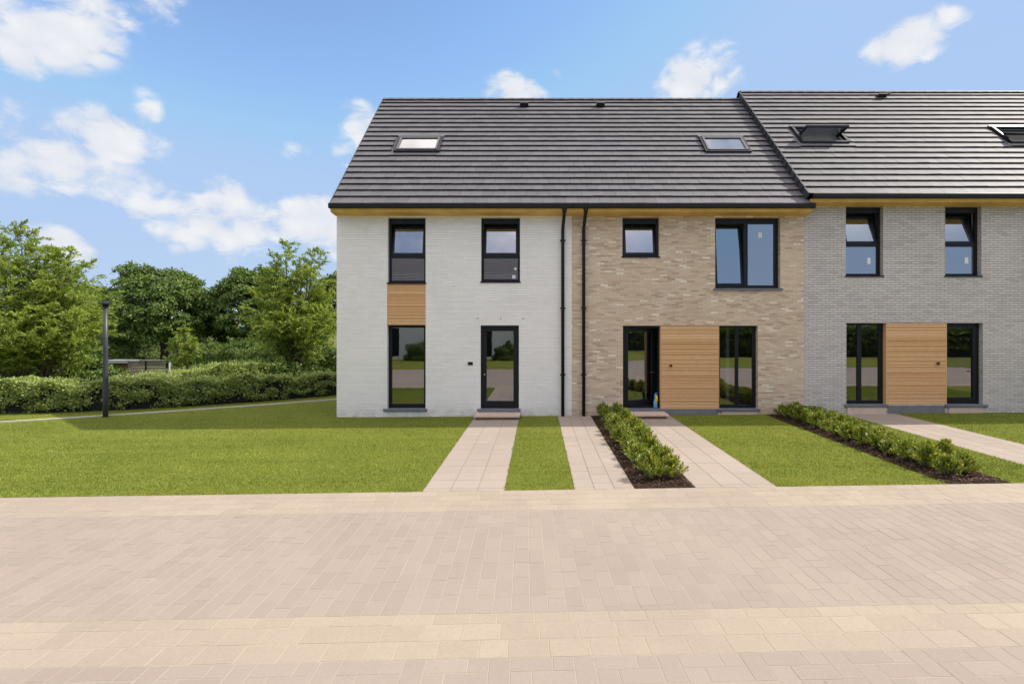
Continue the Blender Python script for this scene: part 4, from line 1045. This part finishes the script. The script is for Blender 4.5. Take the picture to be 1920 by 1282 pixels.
# trees
def tube_to(b, p, q, r0, r1, n=6, sag=0.0, g=None):
    p, q = np.array(p), np.array(q); m = (p + q) / 2 + np.array([0, 0, sag])
    b.tube([p, m, q], [r0, (r0 + r1) / 2, r1], n, False)
def feathery(name, x, y, leaders, seed, label, n_br=46, twigs=10, per=25, leaf=0.118, low=0.35, wmul=1.0, mat='leaf_feather', twl=0.5):
    """several upright leaders, arching limbs, hanging leafy twigs"""
    g = np.random.default_rng(seed); z0 = gz(x)
    rt = empty(name, (x, y, z0)); tag(rt, label, 'tree', 'trees beyond the hedge')
    b = MB(); C, D, N = [], [], []
    for (dx, dy, H, W) in leaders:
        base = np.array([dx * 0.25, dy * 0.25, 0.0]); top = np.array([dx, dy, H])
        b.tube([base, base * 0.5 + np.array([dx * .3, dy * .3, H * 0.35]), np.array([dx * .85, dy * .85, H * 0.75]), top], [0.085 * H / 6, 0.06 * H / 6, 0.028, 0.006], 8, False)
        nb = int(n_br * H / 6)
        for k in range(nb):
            f = low / H + (1 - low / H) * (k + g.uniform(0, 1)) / nb
            p = base + (top - base) * f; p[0] += dx * 0.15 * math.sin(f * 3); a = g.uniform(0, 2 * math.pi)
            env = W * (1.08 * (1 - f) ** 0.72 + 0.05) * (0.65 + 0.35 * min(1, f * 5)) * g.uniform(0.5, 1.12) * wmul
            out = np.array([math.cos(a), math.sin(a), 0]); rise = env * g.uniform(0.7, 1.35) + 0.15
            q = p + out * env + np.array([0, 0, rise * 0.8])
            mid = p + out * env * 0.5 + np.array([0, 0, rise * 0.62])
            b.tube([p, mid, q], [0.02 * (1 - f) + 0.007, 0.008, 0.003], 5, False)
            nt = max(4, int(twigs * (0.45 + env / 1.6)))
            for j in range(nt):
                e = 0.22 + 0.80 * (j + g.uniform(0, 1)) / nt
                s = p * (1 - e) ** 2 + 2 * mid * e * (1 - e) + q * e * e if e < 1 else q
                td = out * g.uniform(0.2, 0.8) + g.normal(0, 0.5, 3); td[2] = g.uniform(-0.15, 1.0)
                td = td / np.linalg.norm(td); tl = twl * g.uniform(0.5, 1.15) * (0.6 + 0.4 * min(1, env))
                for m in range(per):
                    r = m / per
                    pos = s + td * tl * r + np.array([0, 0, -0.30 * tl * r * r]) + g.normal(0, 0.018, 3)
                    dr = td * 1.0 + g.normal(0, 0.42, 3) + np.array([0, 0, -0.2 * r]); C.append(pos); D.append(dr); N.append(out * 0.5 + g.normal(0, 0.45, 3) + np.array([0, 0, 0.75]))
    C = np.array(C); n = len(C); ln = leaf * g.uniform(0.65, 1.35, n)
    keep = C[:, 2] > 0.15
    v = leaves_np(C[keep], np.array(D)[keep], np.array(N)[keep], ln[keep], ln[keep] * 0.30, 0.1)
    b.build('trunk', M['bark'], rt); np_mesh('crown', v, 4, M[mat], rt)
    print(name, n)
    return rt
def at(px, d): return ((px - VX) * d / F, d - CAMD)
x, y = at(70, 19.6)
feathery('feathery_tree', x, y, [(-0.75, 0.1, 6.35, 2.3), (0.15, -0.2, 5.5, 2.6), (1.15, 0.1, 5.4, 2.0), (-1.75, 0.3, 5.9, 2.3), (0.4, 0.5, 4.4, 2.7), (-0.5, -0.7, 4.7, 2.7), (1.7, -0.3, 3.8, 1.9), (-3.2, 0.2, 5.6, 2.4), (1.3, -0.9, 2.9, 1.9), (-0.6, -1.2, 3.0, 2.2), (0.5, -1.0, 2.2, 2.1)], 31, 'tall light green feathery tree cut by the left photo edge', n_br=44)
x, y = at(556, 24.5)
feathery('feathery_tree', x, y, [(-0.54, 0.0, 6.43, 1.78), (0.71, 0.12, 6.19, 1.73), (-0.89, -0.24, 5.12, 2.08), (0.71, -0.36, 5.24, 1.9), (0.0, 0.48, 5.47, 2.14), (0.0, -0.59, 3.93, 2.38), (-1.07, -0.71, 3.09, 1.9), (0.83, -0.83, 2.86, 1.78)], 32, 'light green feathery tree against the white house corner', n_br=40)
x, y = at(345, 24.5)
feathery('young_tree', x, y, [(0.0, 0.0, 2.35, 0.75), (-0.45, 0.1, 1.9, 0.6), (0.4, 0.0, 1.8, 0.6)], 33, 'young light green sapling before the big round dark tree', n_br=50, twigs=6, leaf=0.12, twl=0.35)

def round_tree(x, y, H, rx, rz_, seed, label, n_cl=430, per=135, leaf=0.20, trunk_h=1.5, group='trees beyond the hedge'):
    g = np.random.default_rng(seed); z0 = gz(x); rt = empty('round_tree', (x, y, z0)); tag(rt, label, 'tree', group)
    cz = H - rz_
    b = MB(); b.tube([(0, 0, -0.1), (0.05, 0, trunk_h), (0, 0.1, cz), (0.1, 0, H * 0.85)], [0.30, 0.24, 0.15, 0.03], 10, False)
    # crown: lumpy shell of leaf clumps with limbs reaching into them
    lob = [(norm(g.normal(0, 1, 3)), g.uniform(0.84, 1.05)) for _ in range(54)]
    C, D, N = [], [], []
    for k in range(n_cl):
        dv = norm(g.normal(0, 1, 3))
        if dv[2] < -0.75: dv[2] *= -1
        sc = 0.80
        best = max(lob, key=lambda l: float(np.dot(l[0], dv))); sc = best[1] * (0.86 + 0.14 * float(np.dot(best[0], dv)) ** 8)
        rad = sc * (g.uniform(0.30, 1.0) ** 0.42)
        c = np.array([dv[0] * rx * rad, dv[1] * rx * rad, cz + dv[2] * rz_ * rad])
        if k % 5 == 0: b.tube([(0, 0, trunk_h + (cz - trunk_h) * g.uniform(0, 1)), tuple(c * np.array([.5, .5, 1]) + np.array([0, 0, -0.35])), tuple(c)], [0.09, 0.05, 0.012], 5, False)
        R_ = g.uniform(0.36, 0.72) * rx / 4.3
        m = per; o = norm(g.normal(0, 1, (m, 3))); rr = R_ * g.uniform(0.25, 1.0, m) ** 0.5
        o[:, 2] = np.where(o[:, 2] < -0.3, -o[:, 2] * 0.6, o[:, 2])
        P = c + o * rr[:, None] * np.array([1.1, 1.1, 0.95])
        C.append(P); D.append(g.normal(0, 0.7, (m, 3)) + dv * 0.3 + np.array([0, 0, -0.2])); N.append(o * 0.9 + dv * 0.4 + np.array([0, 0, 0.35]) + g.normal(0, 0.25, (m, 3)))
    C = np.concatenate(C); n = len(C); ln = leaf * g.uniform(0.6, 1.25, n)
    v = leaves_np(C, np.concatenate(D), np.concatenate(N), ln, ln * 0.62, 0.08)
    b.build('trunk', M['bark'], rt); np_mesh('crown', v, 4, M['leaf_dark'], rt)
    return rt
x, y = at(308, 38); round_tree(x, y, 7.3, 4.05, 3.6, 41, 'broad dark green round tree between the lamp and the white house')
x, y = at(474, 40); round_tree(x, y, 7.25, 3.55, 3.6, 42, 'dark round tree half hidden by the feathery tree near the house', n_cl=400)
x, y = at(660, 42); round_tree(x, y, 7.6, 3.6, 3.4, 43, 'dark round tree peeking out behind the white house wall', n_cl=320)
x, y = at(150, 44); round_tree(x, y, 6.2, 4.2, 3.0, 44, 'dark round tree hidden behind the big feathery tree', n_cl=240)
# undergrowth at the wood edge, far back
def thicket(x, y, rx, h, seed, label):
    g = np.random.default_rng(seed); rt = empty('bush', (x, y, gz(x))); tag(rt, label, 'bush', 'bushes under the dark trees')
    n = 9000; o = norm(g.normal(0, 1, (n, 3))); o[:, 2] = np.abs(o[:, 2]); lump = 1 + 0.16 * np.sin(o[:, 0] * 7 + seed) * np.sin(o[:, 1] * 6 + 1) + 0.1 * np.sin(o[:, 2] * 13)
    P = o * np.array([rx, rx * 0.6, h]) * (lump * g.uniform(0.55, 1, n) ** 0.4)[:, None]; ln = 0.15 * g.uniform(0.6, 1.2, n)
    np_mesh('foliage', leaves_np(P, g.normal(0, 1, (n, 3)) + np.array([0, 0, .3]), o + g.normal(0, .4, (n, 3)), ln, ln * 0.55, 0.1), 4, M['leaf_dark'], rt)
    b = MB()
    for k in range(7):
        a = k * 0.9; b.tube([(0.1 * math.cos(a), 0.1 * math.sin(a), 0), (rx * .5 * math.cos(a), rx * .3 * math.sin(a), h * .7)], [0.03, 0.01], 5, False)
    b.build('stems', M['bark'], rt)
for i, (px, d, rx, h, lab) in enumerate(((60, 33, 2.6, 1.9, 'dark bush under the big feathery tree by the left photo edge'), (25, 21.2, 1.9, 1.25, 'leafy bush at the foot of the big feathery tree, cut by the photo edge'), (165, 21.0, 1.6, 1.15, 'leafy bush at the foot of the big feathery tree, beside the lamp'), (95, 24, 2.4, 1.7, 'leafy bush behind the trunks of the big feathery tree'), (600, 27.5, 2.0, 1.7, 'leafy bush between the feathery tree and the white house'), (500, 23.2, 1.5, 1.15, 'leafy bush at the foot of the feathery tree near the house'), (200, 36, 2.4, 2.0, 'dark bush behind the wooden shed'), (285, 44, 2.8, 2.1, 'dark bush under the broad round tree'), (385, 34, 2.1, 1.55, 'dark bush between the sapling and the feathery tree'), (455, 33, 2.2, 1.7, 'dark bush before the half hidden round tree'), (540, 36, 2.6, 1.9, 'dark bush behind the feathery tree near the house'), (385, 46, 3.6, 4.2, 'dark bush far back between the two round trees'))):
    x, y = at(px, d); thicket(x, y, rx, h, 60 + i, lab)

for i, (x, y, rx, h) in enumerate(((-12.6, -24.4, 1.2, 1.0), (-8.4, -24.9, 1.7, 1.5), (-2.2, -24.5, 1.1, 1.2))):
    thicket(x, y, rx, h, 75 + i, '%s bush along the front of the opposite house, mirrored in the glass' % ORD[i])
# trees and hedge across the street (mirrored in the glass)
for i, (x, y, H, rx) in enumerate(((4.5, -30, 4.2, 2.4), (9.5, -33, 5.0, 2.9), (15.5, -31, 4.4, 2.6), (22, -34, 5.2, 3.0), (29, -33, 4.8, 2.8))):
    round_tree(x, y, H, rx, H * 0.45, 80 + i, 'small dark tree across the street, mirrored in the glass, %s from the opposite house' % ORD[i], n_cl=110, per=70, leaf=0.26, trunk_h=1.0, group='trees across the street')

hedge('tall_hedge', [(48.0, -27.5), (25.0, -27.5), (1.2, -27.5)], 1.6, 2.3, 2.3, 42000, 'tall dark hedge across the street, mirrored in the ground floor windows', leaf=0.16, mat='leaf_dark', seed=23, spiky=0.15)

# ------------------------------------------------------------------ FENCE and SHED far back
def screen(px0, px1, d, label):
    (xa, ya), (xb, _) = at(px0, d), at(px1, d)
    rt = empty('board_fence', (xa, ya, gz(xa))); tag(rt, label, 'fence'); w = xb - xa
    top = CAMZ - (676 - VY) / F * d - gz(xa); b = MB()
    for k in range(int(top / 0.16)):
        b.box(0.0, w - 0.12, -0.02, 0.02, top - 0.15 - k * 0.16, top - 0.02 - k * 0.16)
    b.build('boards', M['old_wood'], rt)
    for xx, wd_, tt in ((w * 0.42, 0.06, top + 0.02), (w - 0.18, 0.12, top)):
        b = MB(); b.box(xx, xx + wd_, -0.05, -0.022, -0.1, tt); b.build('post', M['black_metal'], rt)
    b = MB(); b.box(-0.03, w, -0.07, 0.03, top + 0.004, top + 0.04); b.box(w - 0.045, w, -0.07, 0.03, -0.1, top); b.build('capping', M['pale_metal'], rt)
screen(240, 319, 26.5, 'grey horizontal board fence beside the wooden shed')
d = 27.2; (xa, ya), (xb, _) = at(203, d), at(246, d)
sh = empty('garden_shed', (xa, ya, gz(xa))); tag(sh, 'low wooden garden shed with pale flat roof edge behind the lamp', 'shed')
w = xb - xa; top = CAMZ - (675 - VY) / F * d - gz(xa); b = MB()
for k in range(9):
    b.box(k * w / 9 * 0.96, (k + 1) * w / 9 * 0.96 - 0.01, 0.1, 0.14, 0, top - 0.17)
b.box(0, w * 0.95, 0.15, 0.5, 0, top - 0.18)
b.build('wall', M['shed_wood'], sh)
b = MB(); b.box(-0.1, w, -0.15, 0.55, top - 0.15, top); b.build('roof', M['pale_metal'], sh)

# ------------------------------------------------------------------ CAMERA, SUN, SKY
cam = bpy.data.cameras.new('camera'); co = bpy.data.objects.new('camera', cam); COL.objects.link(co)
co.location = (0, -CAMD, CAMZ); co.rotation_euler = (R(90), 0, 0)
cam.sensor_width = 36; cam.lens = F / 1920 * 36; cam.shift_x = (960 - VX) / 1920; cam.shift_y = -(641 - VY) / 1920
cam.clip_end = 5000; cam.clip_start = 0.05
scene.camera = co

SUN = Vector((0.97, 0.19, 1.0)).normalized()
sl = bpy.data.lights.new('sun', 'SUN'); sl.energy = 2.25; sl.angle = R(0.55); sl.color = (1.0, 0.93, 0.82)
so = bpy.data.objects.new('sun', sl); so.rotation_euler = (-SUN).to_track_quat('-Z', 'Y').to_euler(); so.location = (20, 5, 30); COL.objects.link(so)

world = bpy.data.worlds.new('World'); scene.world = world; world.use_nodes = True
nt = world.node_tree
for n in list(nt.nodes): nt.nodes.remove(n)
b = NB(nt); out = b.n('ShaderNodeOutputWorld'); bg = b.n('ShaderNodeBackground'); b.l(bg.outputs[0], out.inputs[0])
sky = b.n('ShaderNodeTexSky'); sky.sky_type = 'NISHITA'; sky.sun_disc = False
sky.sun_elevation = math.asin(SUN.z); sky.sun_rotation = math.atan2(SUN.x, SUN.y); sky.air_density = 1.0; sky.dust_density = 0.4; sky.ozone_density = 1.6
tc = b.n('ShaderNodeTexCoord').outputs['Generated']
sep = b.n('ShaderNodeSeparateXYZ'); b.l(tc, sep.inputs[0])
az = b.math('ARCTAN2', sep.outputs[0], sep.outputs[1]); el = b.math('ARCSINE', sep.outputs[2])
comb = b.n('ShaderNodeCombineXYZ'); b.l(az, comb.inputs[0]); b.l(b.math('MULTIPLY', el, 1.5), comb.inputs[1])
def cl(px, py, rx, ry, amp=1.0):
    vx, vz = (px - VX) / F, (VY - py) / F; r = math.sqrt(1 + vx * vx); a0 = math.atan(vx); e0 = math.atan2(vz, r)
    ra = 1.2 * rx / F / (1 + vx * vx); re = 1.3 * ry / F / r
    dx = b.math('MULTIPLY', b.math('SUBTRACT', az, a0), 1 / ra); dy = b.math('MULTIPLY', b.math('SUBTRACT', el, e0), 1 / re)
    # flatter base than top
    d2 = b.math('ADD', b.math('MULTIPLY', dx, dx), b.math('MULTIPLY', dy, dy))
    return b.math('MULTIPLY', b.math('SUBTRACT', 1.0, d2, clamp=True), amp)
CL = [(70, 45, 180, 66, 0.85), (170, 15, 115, 50, 0.7), (300, 5, 70, 35), (40, 120, 55, 35, .7), (70, 300, 140, 65), (150, 320, 90, 50, .7), (225, 255, 120, 45), (275, 225, 45, 50, .9), (30, 220, 50, 40, .5),
      (330, 400, 120, 55), (420, 375, 55, 42), (470, 410, 70, 40, .9), (400, 440, 180, 50, .6), (600, 430, 95, 60), (560, 465, 120, 40, .6), (690, 275, 75, 55, .8), (660, 208, 45, 22, .6), (570, 287, 50, 20, .5),
      (968, 172, 60, 32, .9), (1320, 160, 95, 60), (1350, 125, 45, 38, .8), (1725, 75, 110, 38), (1765, 50, 60, 32, .8), (1670, 92, 60, 28, .8), (1047, 142, 20, 14, .7), (110, 465, 80, 40, .8), (1600, 250, 80, 30, .5), (240, 350, 160, 50, .45)]
wn = b.n('ShaderNodeTexNoise'); wn.inputs['Scale'].default_value = 6.0; wn.inputs['Detail'].default_value = 10; wn.inputs['Roughness'].default_value = 0.56; wn.inputs['Distortion'].default_value = 0.25; b.l(comb.outputs[0], wn.inputs['Vector'])
tot = None
for c in CL:
    v = cl(*c); tot = v if tot is None else b.math('MAXIMUM', tot, v)
def smooth(v, lo, hi):
    nd = b.n('ShaderNodeMapRange'); nd.interpolation_type = 'SMOOTHSTEP'; nd.inputs[1].default_value = lo; nd.inputs[2].default_value = hi; b.l(v, nd.inputs[0]); return nd.outputs[0]
w2 = b.n('ShaderNodeTexNoise'); w2.inputs['Scale'].default_value = 26; w2.inputs['Detail'].default_value = 7; w2.inputs['Roughness'].default_value = 0.6; w2.inputs['Distortion'].default_value = 0.6; b.l(comb.outputs[0], w2.inputs['Vector'])
vo = b.n('ShaderNodeTexVoronoi'); vo.feature = 'SMOOTH_F1'; vo.inputs['Scale'].default_value = 21; vo.inputs['Smoothness'].default_value = 0.35
wv = b.n('ShaderNodeVectorMath', operation='MULTIPLY_ADD'); b.l(w2.outputs['Color'], wv.inputs[0]); wv.inputs[1].default_value = (0.035, 0.035, 0.035); b.l(comb.outputs[0], wv.inputs[2]); b.l(wv.outputs[0], vo.inputs['Vector'])
billow = b.math('SUBTRACT', 0.42, vo.outputs['Distance'])
n1 = b.math('MULTIPLY', b.math('SUBTRACT', wn.outputs['Fac'], 0.5), 3.6); n2 = b.math('MULTIPLY', b.math('SUBTRACT', w2.outputs['Fac'], 0.5), 1.7)
dens = b.math('ADD', b.math('ADD', b.math('MULTIPLY', tot, 1.25), n1), b.math('ADD', n2, b.math('MULTIPLY', billow, 0.9)))
mask = b.math('MULTIPLY', b.math('MULTIPLY', smooth(dens, 0.22, 1.15), smooth(tot, 0.0, 0.5)), 0.96)
SKY_STR = 0.15
shade = b.math('ADD', b.math('MULTIPLY', b.noise(comb.outputs[0], 13, 6), 0.6), b.math('MULTIPLY', b.math('ADD', billow, 0.25), 0.55))
ccol = b.ramp(shade, [(0.3, (2.2, 2.27, 2.42)), (0.7, (2.5, 2.53, 2.6))])
hz = b.math('POWER', b.math('SUBTRACT', 1.0, b.math('ABSOLUTE', sep.outputs[2]), clamp=True), 6.0)
skyc = b.mix(1.0, sky.outputs[0], (0.62, 0.665, 0.69), 'MULTIPLY')
skyc = b.mix(1.0, skyc, (1.13, 1.63, 2.48), 'DARKEN')
skyc = b.mix(b.math('MULTIPLY', hz, 0.75), skyc, (1.62, 1.97, 2.42))
skyf = b.mix(mask, skyc, ccol)
# unseen warm clouds added overhead and behind to fill the facade, blue gaps between
rest = smooth(b.noise(tc, 2.6, 5), 0.36, 0.62)
front = smooth(sep.outputs[1], 0.10, 0.55)
up = smooth(sep.outputs[2], 0.62, 0.85)
rest = b.math('MULTIPLY', b.math('MULTIPLY', rest, smooth(sep.outputs[2], 0.40, 0.62)), b.math('SUBTRACT', 1.0, b.math('MULTIPLY', front, b.math('SUBTRACT', 1.0, up))))
b.l(b.mix(b.math('MULTIPLY', rest, 0.88), skyf, (8.7, 7.6, 6.9)), bg.inputs['Color']); bg.inputs['Strength'].default_value = SKY_STR

scene.view_settings.view_transform = 'Standard'; scene.view_settings.look = 'None'; scene.view_settings.gamma = 1.0; scene.view_settings.exposure = 1.27
scene.view_settings.use_curve_mapping = False
scene.cycles.max_bounces = 10; scene.cycles.diffuse_bounces = 4; scene.cycles.glossy_bounces = 4; scene.cycles.transparent_max_bounces = 16
scene.cycles.use_denoising = True; scene.cycles.caustics_reflective = False; scene.cycles.caustics_refractive = False
